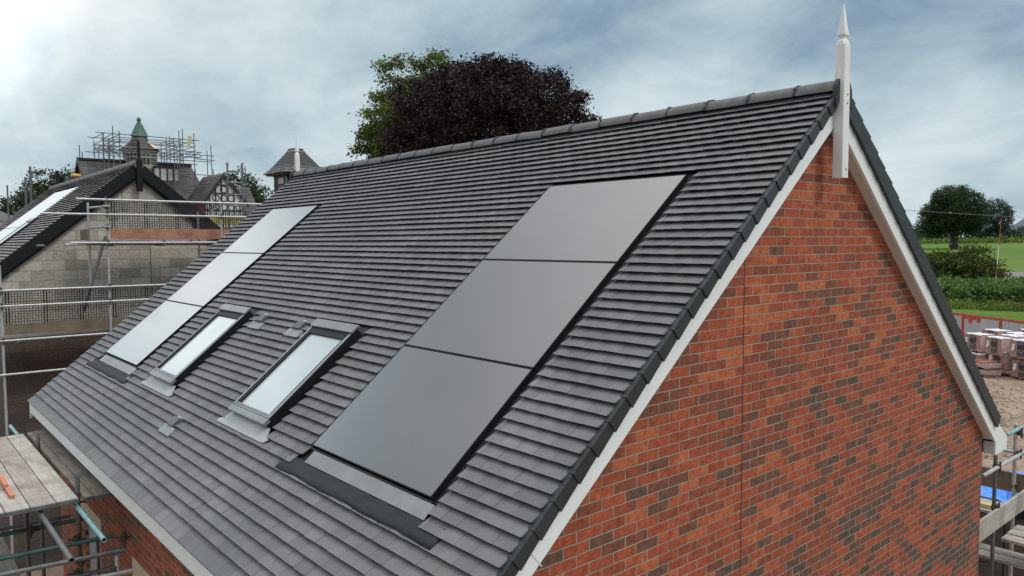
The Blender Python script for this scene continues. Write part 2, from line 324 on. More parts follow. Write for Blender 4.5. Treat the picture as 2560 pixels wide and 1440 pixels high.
def raw(name, V, F, mat, parent=None, smooth=False):
    """mesh from numpy arrays: V (n,3), F (m,4)"""
    off = np.array(parent.get('_o', (0, 0, 0))) if parent is not None else np.zeros(3)
    me = bpy.data.meshes.new(name); V = np.asarray(V, np.float32) - off; F = np.asarray(F, np.int32)
    me.vertices.add(len(V)); me.vertices.foreach_set('co', V.ravel().astype(np.float32))
    k = F.shape[1]; me.loops.add(F.size); me.loops.foreach_set('vertex_index', F.ravel())
    me.polygons.add(len(F)); me.polygons.foreach_set('loop_start', np.arange(0, F.size, k, dtype=np.int32))
    me.polygons.foreach_set('loop_total', np.full(len(F), k, np.int32))
    me.update(calc_edges=True); me.validate()
    me.polygons.foreach_set('use_smooth', [smooth] * len(me.polygons))
    me.materials.append(M[mat]); o = bpy.data.objects.new(name, me); COL.objects.link(o)
    if parent is not None: o.parent = parent; o['_o'] = tuple(float(x) for x in off)
    return o
def tag(o, label=None, cat=None, group=None, kind=None):
    if label: o['label'] = label
    if cat: o['category'] = cat
    if group: o['group'] = group
    if kind: o['kind'] = kind
    return o
def thing(name, label, cat, loc=(0, 0, 0), group=None):
    o = bpy.data.objects.new(name, None); COL.objects.link(o); o.location = loc; o['_o'] = tuple(loc); o.empty_display_size = .2
    return tag(o, label, cat, group)
def copy_tree(o, parent=None):
    c = o.copy(); COL.objects.link(c); c.parent = parent
    for ch in [x for x in COL.objects if x.parent == o]: copy_tree(ch, c)
    return c
# ------------------------------------------------------------------ roof frame
class Roof:
    """roof plane: u along +X, v up the slope, h out of it. side=-1 faces -Y, +1 faces +Y"""
    def __init__(s, y0, z0, side=-1, ct=CT, st=ST): s.y0, s.z0, s.side, s.ct, s.st = y0, z0, side, ct, st
    def __call__(s, u, v, h=0):
        dy = v * s.ct - h * s.st
        return Vector((u, s.y0 + (dy if s.side < 0 else -dy), s.z0 + v * s.st + h * s.ct))
    def arr(s, P):
        dy = P[:, 1] * s.ct - P[:, 2] * s.st
        return np.stack([P[:, 0], s.y0 + (dy if s.side < 0 else -dy), s.z0 + P[:, 1] * s.st + P[:, 2] * s.ct], 1)
def tiles(rf, u0, u1, rows, w, holes=(), h0=0.0, top=None, jit=1.0, gauge=.1, th=.015, lift=.029):
    """plain tiles laid course by course; rows = list of (v, k); holes = (k0,k1,ua,ub)"""
    V = []; F = []
    for v, k in rows:
        vv1 = v + gauge + (.075 if v < -1.13 else .035)
        if top is not None: vv1 = min(vv1, top)
        st = u1 - math.ceil((u1 - u0) / w) * w - w
        edges = list(np.arange(st + (0 if k % 2 else -w / 2), u1 + w, w))
        segs = []
        for a in edges:
            b = a + w
            a2, b2 = max(a, u0), min(b, u1)
            if b2 - a2 < .02: continue
            if segs and b2 - a2 < w * .6 and b2 >= u1 - 1e-6: segs[-1] = (segs[-1][0], b2); continue   # tile-and-a-half at the verge
            segs.append((a2, b2))
        for k0, k1, ha, hb in holes:
            if k0 <= k <= k1:
                ns = []
                for a, b in segs:
                    if b <= ha + .001 or a >= hb - .001: ns.append((a, b)); continue
                    if ha - a > .025: ns.append((a, ha))
                    if b - hb > .025: ns.append((hb, b))
                segs = ns
        for a, b in segs:
            dh = rng.normal(0, .0007) * jit + .0012 * math.sin(a * 2.3 + k * 1.7); dv = rng.normal(0, .0008) * jit + .0012 * math.sin(a * 1.1 + k); tw = rng.normal(0, .0006) * jit * (3 if rng.random() < .03 else 1); g = .0014
            m = (a + b) / 2; cam_ = .0022
            hl = h0 + lift + dh; hu = h0 - .008
            vb = v + dv
            o = len(V)
            for uu, e, c in ((a + g, -1, 0), (m, 0, cam_), (b - g, 1, 0)):
                V += [(uu, vb + tw * e, hl + c + tw * e), (uu, vv1, hu + c), (uu, vb + tw * e + .011, hl + c + tw * e - th)]
            F += [(o, o + 3, o + 4, o + 1), (o + 3, o + 6, o + 7, o + 4), (o + 2, o + 5, o + 3, o), (o + 5, o + 8, o + 6, o + 3), (o + 2, o, o + 1, o + 1), (o + 6, o + 8, o + 7, o + 7)]
    P = rf.arr(np.array(V))
    Q = [f for f in F]
    T = []
    for f in Q: T.append(f if f[2] != f[3] else None)
    quads = [f for f in Q if f[2] != f[3]]; tris = [f[:3] for f in Q if f[2] == f[3]]
    return P, quads, tris
def tile_obj(name, mat, parent, *parts):
    mb = MB(); off = Vector(parent['_o'])
    V = []; F = []
    for P, q, t in parts:
        o = len(V); V += [tuple(x) for x in P]; F += [tuple(i + o for i in f) for f in q] + [tuple(i + o for i in f) for f in t]
    me = bpy.data.meshes.new(name); me.from_pydata([tuple(Vector(v) - off) for v in V], [], F); me.update()
    me.materials.append(M[mat]); ob = bpy.data.objects.new(name, me); COL.objects.link(ob); ob.parent = parent; ob['_o'] = tuple(off)
    return ob
# ================================================================== BRICK HOUSE (foreground)
YA, ZA = 3.53, 2.92            # roof plane apex
RA = Roof(0, 0, -1); RBk = Roof(2 * YA, 0, 1)
U0, U1 = -7.759, 2.538
T_ = math.tan(TH)
house = thing('brick_house', 'new red brick house with grey tiled roof, black solar panels and two roof windows', 'house', (-2.6, 3.53, GZ))
HT = -.02
PW, PH = 1.678, 1.148
AL = (-6.859, .019)            # lower left corner of the far array
SK = (-1.66, -4.305); SW = .84 # roof windows
holes = [(-1, 34, -.03, 1.745), (-2, -2, -.10, 1.752),
         (-1, 34, AL[0] - .03, -5.11), (-2, -2, AL[0] - .1, -5.112)]
for s in SK: holes += [(0, 12, s - .035, s + SW + .035), (-1, -1, s - .06, s + SW + .065)]
rows = [(-1.142 if k == -11 else .1 * k, k) for k in range(-11, 45)]
f1 = tiles(RA, U0, U1, rows, .165, holes, HT, 4.56)
tile_obj('front_roof_slope', 'tile', house, f1)
rowsb = [(-.80 + .1 * k, k) for k in range(0, 53)]
f2 = tiles(RBk, U0, U1, rowsb, .165, (), HT, 4.56)
KP = R(24.5); RK = Roof(8.24, -.76, 1, math.cos(KP), math.sin(KP))
f3 = tiles(RK, U0, U1, [(.02 + .1 * k, k) for k in range(6)], .165, (), 0, .66)
tile_obj('rear_roof_slope', 'tile', house, f2, f3)
mb = MB()
def pr(poly, x0, x1, m=mb): m.prism(poly, lambda a, b, d: Vector((d, a, b)), x0, x1)
hd, hb = -.040 / CT, -.115 / CT
yf, yb_ = -.84, 7.66
pr([(yf, T_ * yf + hd), (YA, ZA + hd), (YA, ZA + hb), (yf + .02, T_ * yf + hb)], U0 + .03, U1 - .03)
pr([(YA, ZA + hd), (yb_, T_ * (2 * YA - yb_) + hd), (8.19, -.79), (8.19, -.84), (yb_, T_ * (2 * YA - yb_) + hb), (YA, ZA + hb)], U0 + .03, U1 - .03)
mb.build('roof_deck', 'deck', house)
# ridge tiles and mortar unions
mb = MB(); uj = MB(); x = U0 + .02; k = 0
while x < U1 - .02:
    x1 = min(x + .452, U1 + .02); r = .108; dz = rng.normal(0, .003); tl = rng.normal(0, .003); n = 12
    c0, c1 = Vector((x, YA, ZA - .062 + dz)), Vector((x1 - .008, YA, ZA - .062 + dz + tl))
    vs = []
    for c in (c0, c1):
        for rr in (r, r - .016):
            vs += [c + Vector((0, rr * math.cos(R(5) + R(170) * q / n), rr * math.sin(R(5) + R(170) * q / n))) for q in range(n + 1)]
    m_ = n + 1
    fs = [(q, q + 1, 2 * m_ + q + 1, 2 * m_ + q) for q in range(n)]
    mb.add(vs, fs, True)
    mb.add(vs, [(q, m_ + q, m_ + q + 1, q + 1) for q in range(n)] + [(2 * m_ + q, 2 * m_ + q + 1, 3 * m_ + q + 1, 3 * m_ + q) for q in range(n)] + [(0, 2 * m_, 3 * m_, m_), (n, m_ + n, 3 * m_ + n, 2 * m_ + n)])
    uj = MB()
    if k:
        for q in range(n):   # ragged dark union at each joint
            a0, a1 = R(5) + R(170) * q / n, R(5) + R(170) * (q + 1) / n; j = rng.normal(0, .008); ro = r + .003 + abs(rng.normal(0, .004)); wd = .008 + abs(rng.normal(0, .008))
            P = [Vector((x + s * wd + j - .004, YA + rr * math.cos(a), ZA - .062 + rr * math.sin(a))) for s in (-1, 1) for a in (a0, a1) for rr in (r - .01, ro)]
            uj.add(P, [(0, 1, 3, 2), (4, 6, 7, 5), (1, 5, 7, 3), (0, 2, 6, 4), (0, 4, 5, 1), (2, 3, 7, 6)])
    if k: uj.build('ridge_union', 'mortar_dark', house)
    x += .452; k += 1
mb.build('ridge', 'ridge', house)
mb = MB()
for s, m in ((-1, 'front'), (1, 'rear')):   # mortar-dark strip under ridge tiles
    rf = RA if s < 0 else RBk
    mb.box((U0 + .03, 4.44, -.04), (U1 - .03, 4.53, .004), rf)
mb.build('ridge_vent', 'mortar_dark', house)
# verge caps
def caps(rf, v0, v1, xo, dirn, hlo, hhi, name):
    m = MB(); v = v0; k = 0
    while v < v1 - .02:
        ve = min(v + .232, v1); xi = xo - dirn * .045
        def tf(a, b, c):   # a 0..1 across, b 0..1 along v, c 0..1 height ; lower end stands proud
            pr_ = .010 * (1 - b); u = (xi + dirn * (.045 * a)) + dirn * pr_ * (1 if a > .5 else 0)
            return rf(u, v + (ve - v) * b, hlo + (hhi - hlo) * c - pr_ * (1 - c) + .006 * (1 - b) * c)
        m.box((0, 0, 0), (1, 1, 1), tf); v += .2; k += 1
    return m
for xo, dn in ((U1 + .03, 1), (U0 - .03, -1)):
    caps(RA, -1.13, 4.55, xo, dn, -.092, -.014, '').build('front_verge', 'verge', house)
    caps(RBk, -.88, 4.55, xo, dn, -.092, .045, '').build('rear_verge', 'verge', house)
# ridge end caps
for x in (U1 + .02, U0 - .05):
    mb = MB(); n = 14; prof = [Vector((0, .135 * math.cos(math.pi * q / n), .135 * math.sin(math.pi * q / n) - .07)) for q in range(n + 1)] + [Vector((0, -.135, -.19)), Vector((0, 0, -.10)), Vector((0, .135, -.19))]
    vs = [p + Vector((x, YA, ZA)) for p in prof] + [p + Vector((x + .035, YA, ZA)) for p in prof]; q_ = len(prof)
    mb.add(vs, [tuple(range(q_)), tuple(range(2 * q_ - 1, q_ - 1, -1))] + [(i, i + q_, (i + 1) % q_ + q_, (i + 1) % q_) for i in range(q_)])
    mb.build('ridge_end_cap', 'verge', house)
# bargeboards, box ends, soffits
BT, BB = ZA - .05, 2.624
def ztop(y): return BT - T_ * abs(y - YA)
def zbot(y): return BB - T_ * abs(y - YA)
for x0, x1 in ((2.515, 2.542), (U0 - .004, U0 + .023)):
    mb = MB(); pr([(YA, BT), (YA, BB), (-.86, zbot(-.86)), (-.86, ztop(-.86))], x0, x1, mb); mb.build('front_bargeboard', 'upvc', house)
    mb = MB(); pr([(YA + .002, BT), (7.62, ztop(7.62)), (8.14, -.83), (8.13, -.99), (7.72, -1.0), (7.72, zbot(7.72)), (YA + .002, BB)], x0 + .001, x1 + .001, mb); mb.build('rear_bargeboard', 'upvc', house)
XW = 2.430
for xa, xb in ((XW - .02, 2.513), (U0 + .025, -7.38)):
    mb = MB()
    for s in (-1, 1):
        ye = -.62 if s < 0 else 7.70
        pr([(YA, BB + .030), (YA, BB + .012), (ye, zbot(ye) + .012), (ye, zbot(ye) + .030)], xa, xb, mb)
    pr([(7.722, zbot(7.72) + .0), (8.11, -.84), (8.11, -.985), (7.722, -.995)], xa, xb, mb)
    mb.build('verge_soffit', 'soffit', house)
mb = MB(); mb.box((U0 + .03, -.862, -.905), (2.512, -.842, -.765)); mb.build('front_fascia', 'upvc', house)
mb = MB(); mb.box((U0 + .03, -.84, -.903), (2.512, -.45, -.893)); mb.build('eaves_soffit', 'soffit', house); mb = MB(); mb.box((-7.38, 7.5, -.995), (2.40, 8.10, -.985)); mb.build('eaves_soffit', 'soffit', house)
mb = MB(); mb.box((-7.38, 8.10, -.99), (2.40, 8.125, -.81)); mb.build('rear_fascia', 'upvc', house)
# gutter-edge dark strip (underlay tray) below the front eaves tiles
mb = MB(); mb.box((U0 + .02, -1.128, -.052), (U1 - .01, -1.06, -.036), RA); mb.build('eaves_tray', 'dgrey', house)
for ye, nm in ((.02, -1), (6.85, 1)):   # butt joints in the bargeboards
    mb = MB(); e = .004; d = Vector((0, ST, -CT)) if nm < 0 else Vector((0, -ST, -CT)); a = Vector((2.543, ye, ztop(ye) - .01)); w_ = Vector((0, CT, ST)) if nm < 0 else Vector((0, CT, -ST))
    mb.obox(a + d * .105, (.0012, 0, 0), w_ * e, d * .10); mb.build('board_joint', 'soffit', house)
# walls
def gable_poly(y0, y1): return [(y0, GZ), (y1, GZ), (y1, 2.70 - T_ * (y1 - YA)), (YA, 2.70), (y0, 2.70 - T_ * (YA - y0))]
W0, W1 = -.56, 7.62
mb = MB(); pr(gable_poly(W0, W1), 2.20, XW, mb); mb.build('gable_wall', 'brick_y', house)
mb = MB(); pr(gable_poly(W0, W1), -7.40, -7.17, mb); mb.build('far_gable_wall', 'brick_y', house)
mb = MB(); xs = [-7.17, -5.75, -4.87, -3.1, -2.1, 2.20]
for a, b, op in zip(xs, xs[1:], (0, 1, 0, 1, 0)):
    if not op: mb.box((a, W0 + .002, GZ), (b, W0 + .22, -.72))
    else: mb.box((a, W0 + .002, GZ), (b, W0 + .22, -3.3)); mb.box((a, W0 + .002, -2.06), (b, W0 + .22, -.72))
mb.build('front_wall', 'brick_x', house)
mb = MB(); mb.box((-7.17, W1 - .22, GZ), (2.20, W1 - .002, -.8)); mb.build('rear_wall', 'brick_x', house)
for a, b, mt in ((-5.75, -4.87, 'greyboard'), (-3.1, -2.1, 'greyboard')):
    mb = MB(); mb.box((a, W0 + .04, -3.3), (b, W0 + .07, -2.06)); wo = mb.build('window', mt, house)
    mb = MB(); mb.box((a - .25, W0 - .004, -2.06), (b + .08, W0 + .05, -1.82)); mb.build('lintel', 'render', wo)
    mb = MB(); mb.box(((a + b) / 2 + .12, W0 + .01, -3.3), ((a + b) / 2 + .17, W0 + .039, -2.06)); mb.box((a, W0 + .01, -2.10), (b, W0 + .039, -2.061)); mb.build('window_frame', 'dgrey', wo)
# movement joint in the gable
mb = MB(); z = GZ
zt = 2.62 - T_ * (YA - 2.3415)
while z < zt:
    z1 = min(z + .075, zt); j = rng.normal(0, .0012); w = .0032 + abs(rng.normal(0, .0012))
    mb.box((XW - .01, 2.3415 + j - w, z), (XW + .0022, 2.3415 + j + w, z1)); z = z1
mb.build('movement_joint', 'mortar_dark', house)
# finials
for xc, nm in ((2.585, 0), (-7.80, 1)):
    yc = 3.50 if nm == 0 else 3.55
    hw, hx = (.052, .042) if nm == 0 else (.04, .034)
    def sq(z, s, c=0.0): # ring of an eight-sided post: square with chamfer c
        a, b = hx * s, hw * s; c = c * min(a, b)
        return [(-a, -b + c), (-a + c, -b), (a - c, -b), (a, -b + c), (a, b - c), (a - c, b), (-a + c, b), (-a, b - c)], z
    prof = [sq(2.15, 1, .05), sq(2.95, 1, .05), sq(3.02, 1.0, .18), sq(3.23, 1.0, .22), sq(3.262, .88, .4), sq(3.278, .60, .45), sq(3.295, .56, .45), sq(3.308, .78, .3), sq(3.318, .80, .25), sq(3.57, .06, .2)]
    if nm: prof = [(p, z + .03) for p, z in prof]
    mb = MB(); vs = []
    for ring, z in prof: vs += [Vector((xc + a, yc + b, z)) for a, b in ring]
    fs = [(i * 8 + q, i * 8 + (q + 1) % 8, (i + 1) * 8 + (q + 1) % 8, (i + 1) * 8 + q) for i in range(len(prof) - 1) for q in range(8)]
    mb.add(vs, fs); mb.add(vs[:8], [tuple(range(8))]); mb.add(vs[-8:], [tuple(range(8))])
    fo = mb.build('finial', 'finial', house)
    if not nm:
        for z in (2.83, 2.76, 2.22): mb = MB(); mb.tube((xc + hx - .002, yc + .012, z), (xc + hx + .004, yc + .012, z), .007, 8); mb.build('screw_cover', 'dgrey', fo)
# solar panels
for (ou, ov) in ((0, 0), AL):
    for j in range(3):
        v0 = ov + j * PH; v1 = v0 + PH - .008
        mb = MB(); u0, u1 = ou, ou + PW
        for a, b, c, d in ((u0, v0, u1, v0 + .008), (u0, v1 - .008, u1, v1), (u0, v0 + .008, u0 + .010, v1 - .008), (u1 - .010, v0 + .008, u1, v1 - .008)):
            mb.box((a, b, -.03), (c, d, .013), RA)
        fr = mb.build('solar_panel', 'black', house)
        mb = MB(); mb.box((u0 + .0105, v0 + .0085, -.02), (u1 - .0105, v1 - .0085, .0115), RA); mb.build('glass', 'pv', fr)
    mb = MB(); mb.box((ou + .075, ov - .145, -.008), (ou + 1.742, ov - .03, -.002), RA); mb.build('apron_strip', 'alu', house)
    mb = MB(); mb.box((ou + .0, ov - .028, -.034), (ou + 1.70, ov - .012, -.004), RA); mb.build('lower_trim', 'black', house)
    # dressed rubber apron, slightly rippled
    nu, nv = 60, 4; V = []
    for i in range(nu + 1):
        for j in range(nv + 1):
            u = ou - .23 + (2.21 if ou == 0 else 2.12) * i / nu; v = ov - .283 + .15 * j / nv + (.006 * math.sin(9 * u) if j == 0 else 0)
            V.append(RA(u, v, .012 - .0052 * j + .0025 * math.sin(u * 38 + j) * (1 if ou < 0 else .35) + rng.normal(0, .0012)))
    mb = MB(); mb.add(V, [(i * (nv + 1) + j, (i + 1) * (nv + 1) + j, (i + 1) * (nv + 1) + j + 1, i * (nv + 1) + j + 1) for i in range(nu) for j in range(nv)], True)
    o = mb.build('apron_flashing', 'flash', house); so = o.modifiers.new('solid', 'SOLIDIFY'); so.thickness = .006
# roof windows
for s in SK:
    mb = MB(); a, b = s, s + SW
    for q in ((a, -.02, a + .07, 1.19), (b - .07, -.02, b, 1.19)): mb.box((q[0], q[1], -.03), (q[2], q[3], .070), RA)
    mb.box((a + .071, 1.04, -.03), (b - .071, 1.188, .072), RA); mb.box((a + .071, -.018, -.03), (b - .071, .075, .05), RA)
    mb.box((a - .03, -.0, -.035), (a - .002, 1.24, -.008), RA); mb.box((b + .002, 0, -.035), (b + .035, 1.24, -.008), RA); mb.box((a - .03, 1.2, -.037), (b + .03, 1.29, -.012), RA)
    fr = mb.build('roof_window', 'black', house)
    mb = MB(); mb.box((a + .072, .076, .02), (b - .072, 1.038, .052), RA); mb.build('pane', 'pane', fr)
    mb = MB(); mb.box((a - .012, 1.115, .0715), (b + .012, 1.205, .095), RA); mb.box((a - .012, 1.2055, .055), (b + .012, 1.222, .090), RA); mb.build('top_cover', 'alu', fr, .004)
    mb = MB(); mb.box((a - .004, -.034, .04), (b + .004, .032, .080), RA); mb.box((a + .03, .034, .053), (b - .03, .055, .078), RA); mb.box((a + .03, .057, .053), (b - .03, .078, .074), RA); mb.build('bottom_cover', 'alu', fr, .006)
    for ca, cb in ((a - .003, a + .026), (b - .036, b + .003)): mb = MB(); mb.box((ca, .036, .0705), (cb, 1.112, .077), RA); mb.build('side_cover', 'alu', fr)
    mb = MB()
    P = [(a - .15, -.162), (b + .04, -.163), (b + .12, -.158), (b + .16, -.115), (b + .10, -.10), (b + .04, -.02), (a - .03, -.02), (a - .09, -.10), (a - .17, -.13)]
    mb.prism(P, lambda p, q, d: RA(p, q, d + (.012 if q > -.1 else .004)), .0, .005); mb.build('apron', 'lead', fr)
# tile vents
for u, v in ((-2.60, -.42), (-3.09, 1.09), (-2.07, 1.09)):
    mb = MB(); mb.box((u - .085, v + .0, -.015), (u + .085, v + .105, .036), RA); vo = mb.build('tile_vent', 'ventdark', house, .004)
    mb = MB(); mb.box((u - .165, v - .104, -.008), (u - .002, v - .004, .0135), RA); mb.box((u + .002, v - .104, -.008), (u + .165, v - .004, .0135), RA); mb.build('vent_skirt', 'ventlight', vo)
    mb = MB(); mb.box((u + .0, v + .106, -.01), (u + .085, v + .125, .033), RA); mb.build('vent_lip', 'lead', vo)
# ================================================================== BLOCKWORK HOUSE beyond
YB_, ZB_ = 2.38, 3.56
XB = -13.9
n0 = -4.0
RB1 = Roof(YB_ + n0 * CT, ZB_ + n0 * ST, -1); RB2 = Roof(YB_ - n0 * CT, ZB_ + n0 * ST, 1)
bh = thing('blockwork_house', 'half-built cream blockwork house with black bargeboards and pale grey roof behind scaffolding', 'house', (-19, YB_, GZ))
g_ = .1
# its own panels / window openings, in v measured from the ridge (negative) -> +4
pan = [(-21.65, -20.5), (-20.5, -19.35), (-19.35, -18.2)]
hol = [(0, 34, -21.67, -18.18), (8, 19, -17.98, -17.12)]
f1 = tiles(RB1, -24.6, XB + .03, [(.02 + .1 * k, k) for k in range(40)], .165, hol, 0, 3.99, lift=.036, th=.018)
tile_obj('front_roof_slope', 'tile_b', bh, f1)
f2 = tiles(RB2, -24.6, XB + .03, [(.02 + .2 * k, k) for k in range(20)], .33, (), 0, 3.99, gauge=.2)
tile_obj('rear_roof_slope', 'tile_b', bh, f2)
mb = MB()
yl = YB_ + n0 * CT
pr([(yl + .03, ZB_ + n0 * ST - .03), (YB_, ZB_ - .03), (YB_ - n0 * CT - .03, ZB_ + n0 * ST - .03), (YB_ - n0 * CT - .03, ZB_ + n0 * ST - .12), (YB_, ZB_ - .12), (yl + .03, ZB_ + n0 * ST - .12)], -24.55, XB, mb)
mb.build('roof_deck', 'deck', bh)
mb = MB(); x = -24.6
while x < XB - .1:
    mb.tube((x, YB_, ZB_ - .05), (x + .44, YB_, ZB_ - .05 + rng.normal(0, .004)), .11, 12); x += .45
mb.build('ridge', 'ridge', bh)
for i, (a, b) in enumerate(pan):
    for va, vb in ((4 - 2.30, 4 - .55), (4 - 4.0, 4 - 2.33)):
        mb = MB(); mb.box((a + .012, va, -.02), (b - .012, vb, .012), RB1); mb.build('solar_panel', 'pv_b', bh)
mb = MB(); mb.box((-17.95, 4 - 3.3, -.02), (-17.15, 4 - 2.1, .06), RB1); wo = mb.build('roof_window', 'black', bh)
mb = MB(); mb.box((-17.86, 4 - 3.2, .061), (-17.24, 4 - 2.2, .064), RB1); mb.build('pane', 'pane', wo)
mb = MB(); mb.box((-17.97, 4 - 2.2, .066), (-17.13, 4 - 2.08, .09), RB1); mb.box((-17.93, 4 - 3.3, .061), (-17.88, 4 - 2.22, .075), RB1); mb.box((-17.22, 4 - 3.3, .061), (-17.17, 4 - 2.22, .075), RB1); mb.build('top_cover', 'alu', wo)
# bargeboards
for s in (-1, 1):
    ye = YB_ + s * 3.09; zz = lambda y: ZB_ - T_ * abs(y - YB_)
    mb = MB(); pr([(YB_ + s * .001, ZB_ + .03), (ye, zz(ye) + .03), (ye, zz(ye) - .30), (YB_ + s * .001, ZB_ - .30)], XB, XB + .04, mb)
    mb.build('bargeboard', 'barge', bh)
    mb = MB(); pr([(YB_ + s * .001, ZB_ - .20), (ye, zz(ye) - .20), (ye, zz(ye) - .36), (YB_ + s * .001, ZB_ - .36)], XB - .35, XB - .002, mb)
    mb.build('verge_soffit', 'barge', bh)
mb = MB(); mb.lathe([(.085, 2.87), (.085, 3.62), (.045, 3.68), (.04, 4.05), (.0, 4.1)], (XB + .06, YB_, 0), 4, False, R(45)); mb.build('finial', 'barge', bh)
mb = MB(); pr([(-.47, -.36), (5.23, -.36), (5.23, ZB_ - .2 - T_ * 2.85), (YB_, ZB_ - .2), (-.47, ZB_ - .2 - T_ * 2.85)], -14.3, -14.0, mb); mb.build('gable_wall', 'block_y', bh)
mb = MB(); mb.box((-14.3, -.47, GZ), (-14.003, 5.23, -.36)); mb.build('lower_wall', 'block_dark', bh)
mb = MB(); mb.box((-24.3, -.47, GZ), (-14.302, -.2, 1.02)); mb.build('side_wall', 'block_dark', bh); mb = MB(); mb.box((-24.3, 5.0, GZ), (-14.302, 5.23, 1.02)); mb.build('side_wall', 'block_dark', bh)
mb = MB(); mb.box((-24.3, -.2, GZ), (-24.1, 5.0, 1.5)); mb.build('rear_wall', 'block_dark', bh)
mb = MB(); mb.box((-14.0, 2.02, 2.2), (-13.996, 2.03, 3.1)); mb.box((-14.0, 2.61, -.36), (-13.996, 2.622, 1.65)); mb.build('wall_joint', 'mortar_dark', bh)
mb = MB(); mb.box((-14.06, 3.62, 2.02), (-13.985, 3.80, 2.24)); mb.build('beam_end', 'timber', bh)
# ================================================================== SCAFFOLD on the blockwork house
XS = -12.9
def clampm(m, p, r=.05):
    p = Vector(p); m.obox(p, (r * .9, 0, 0), (0, r * .8, 0), (0, 0, r * .75)); m.tube(p + Vector((-.02, -.09, .01)), p + Vector((.03, .09, -.01)), .012, 6); m.tube(p + Vector((.04, .0, -.075)), p + Vector((.04, .0, .075)), .014, 6)
sc = thing('gable_scaffold', 'galvanised tube scaffold with mesh guards in front of the cream block gable', 'scaffold', (XS, 2, GZ))
def tubep(name, p0, p1, parent, mat='tube', r=.0242, hollow=False, n=10):
    mb = MB(); mb.tube(p0, p1, r, n, hollow=hollow); return mb.build(name, mat, parent)
for y, z1 in ((-.57, 1.2), (1.443, 2.664), (3.94, 2.56), (5.4, 2.6)): tubep('standard', (XS, y, GZ), (XS, y, z1), sc)
for y, z1, z0 in ((1.17, 2.55, .2), (3.55, 2.40, .2)): tubep('standard', (XS - .45, y, GZ if y > 2 else z0), (XS - .45, y, z1), sc)
for y0, y1, z in ((.85, 5.6, 2.60), (.21, 5.6, 2.275), (.70, 5.6, 1.655), (-.9, 5.6, .685), (-.9, 5.6, .365), (-.9, 5.6, -.345), (-.9, 5.6, -1.045)):
    tubep('guard_rail' if z > .3 and z != 1.655 else 'ledger', (XS + .05, y0, z), (XS + .05, y1, z), sc)
tubep('ledger', (XS - .45, .7, 1.62), (XS - .45, 5.6, 1.60), sc)
for y in (.2, 1.55, 2.6, 3.7, 5.2):
    tubep('transom', (XS - .7, y, 1.60), (XS + .18, y, 1.60), sc, 'tube_dark'); 
for y in (-.3, .5, 1.55, 2.6, 3.7):
    tubep('transom', (XS - .8, y, -.40), (XS + .2, y, -.40), sc, 'tube_dark', hollow=True)
tubep('brace', (XS - .12, .95, .16), (XS + .02, 1.40, 1.80), sc, 'tube_dark', .03)
tubep('return_rail', (XS, 3.94, 2.50), (XS - .9, 3.98, 2.42), sc)
tubep('return_rail', (XS - .5, 1.17, 2.43), (XS + .15, 1.46, 2.46), sc); tubep('return_rail', (XS - .5, 1.17, 1.98), (XS + .15, 1.46, 2.01), sc)
for y, z in ((1.443, 2.6), (1.443, 2.275), (1.443, 1.655), (3.94, 2.275), (3.94, 1.655), (1.443, .685), (1.443, .365), (-.57, .685), (-.57, .365), (-.57, -.345), (1.443, 2.43), (1.443, 2.0), (2.6, 1.655), (3.2, 1.655)):
    mb = MB(); clampm(mb, (XS + .02, y, z)); mb.build('clamp', 'clamp', sc)
mb = MB(); mb.box((XS - .02, 1.51, 1.735), (XS + .02, 5.4, 1.965)); mb.build('toe_board', 'toe_red', sc)
mb = MB(); mb.box((XS - .03, -.53, -.235), (XS + .01, 3.4, -.02)); mb.build('toe_board', 'toe_brown', sc)
mb = MB(); mb.box((XS - .7, 1.05, 1.72), (XS - .06, 1.09, 1.95)); mb.build('toe_board', 'toe_brown', sc)
def guard(y0, y1, z0, z1, x, step=.052):
    mb = MB(); r = .0058
    for k in range(int((y1 - y0) / step) + 1):
        y = y0 + k * step; mb.box((x - r, y - r, z0), (x + r, y + r, z1))
        if k % 13 in (1, 2): mb.box((x - r * 1.6, y - r * 2, z0), (x + r, y + r * 2, z1))
    for k in range(int((z1 - z0) / step) + 1):
        z = z0 + k * step; mb.box((x - r + .006, y0, z - r), (x + r + .006, y1, z + r))
    return mb.build('mesh_guard', 'wire', sc)
guard(1.50, 3.92, 1.98, 2.57, XS - .03); guard(3.96, 5.4, 1.98, 2.4, XS - .035)
guard(-.54, 1.42, -.02, .66, XS - .03); guard(1.46, 3.4, -.02, .66, XS - .034)
for i in range(4):
    x = XS - .62 + i * .17
    b = thing('scaffold_board', '%s scaffold board in the upper lift against the block gable' % ['innermost grey', 'second inner grey', 'third inner grey', 'outermost grey'][i], 'scaffold board', (x, 3.4, 1.64), 'boards on the gable scaffold')
    mb = MB(); mb.box((x - .08, 1.1, 1.645), (x + .08, 5.5, 1.685)); mb.build('plank', 'board_dirty', b)
for i in range(4):
    x = XS - .72 + i * .17
    b = thing('scaffold_board', '%s brown scaffold board in the lower lift against the block gable' % ['innermost', 'second inner', 'third inner', 'outermost'][i], 'scaffold board', (x, 1.4, -.34), 'boards on the gable scaffold')
    mb = MB(); mb.box((x - .08, -.7, -.355), (x + .08, 5.3, -.315)); mb.build('plank', 'board_dirty', b)
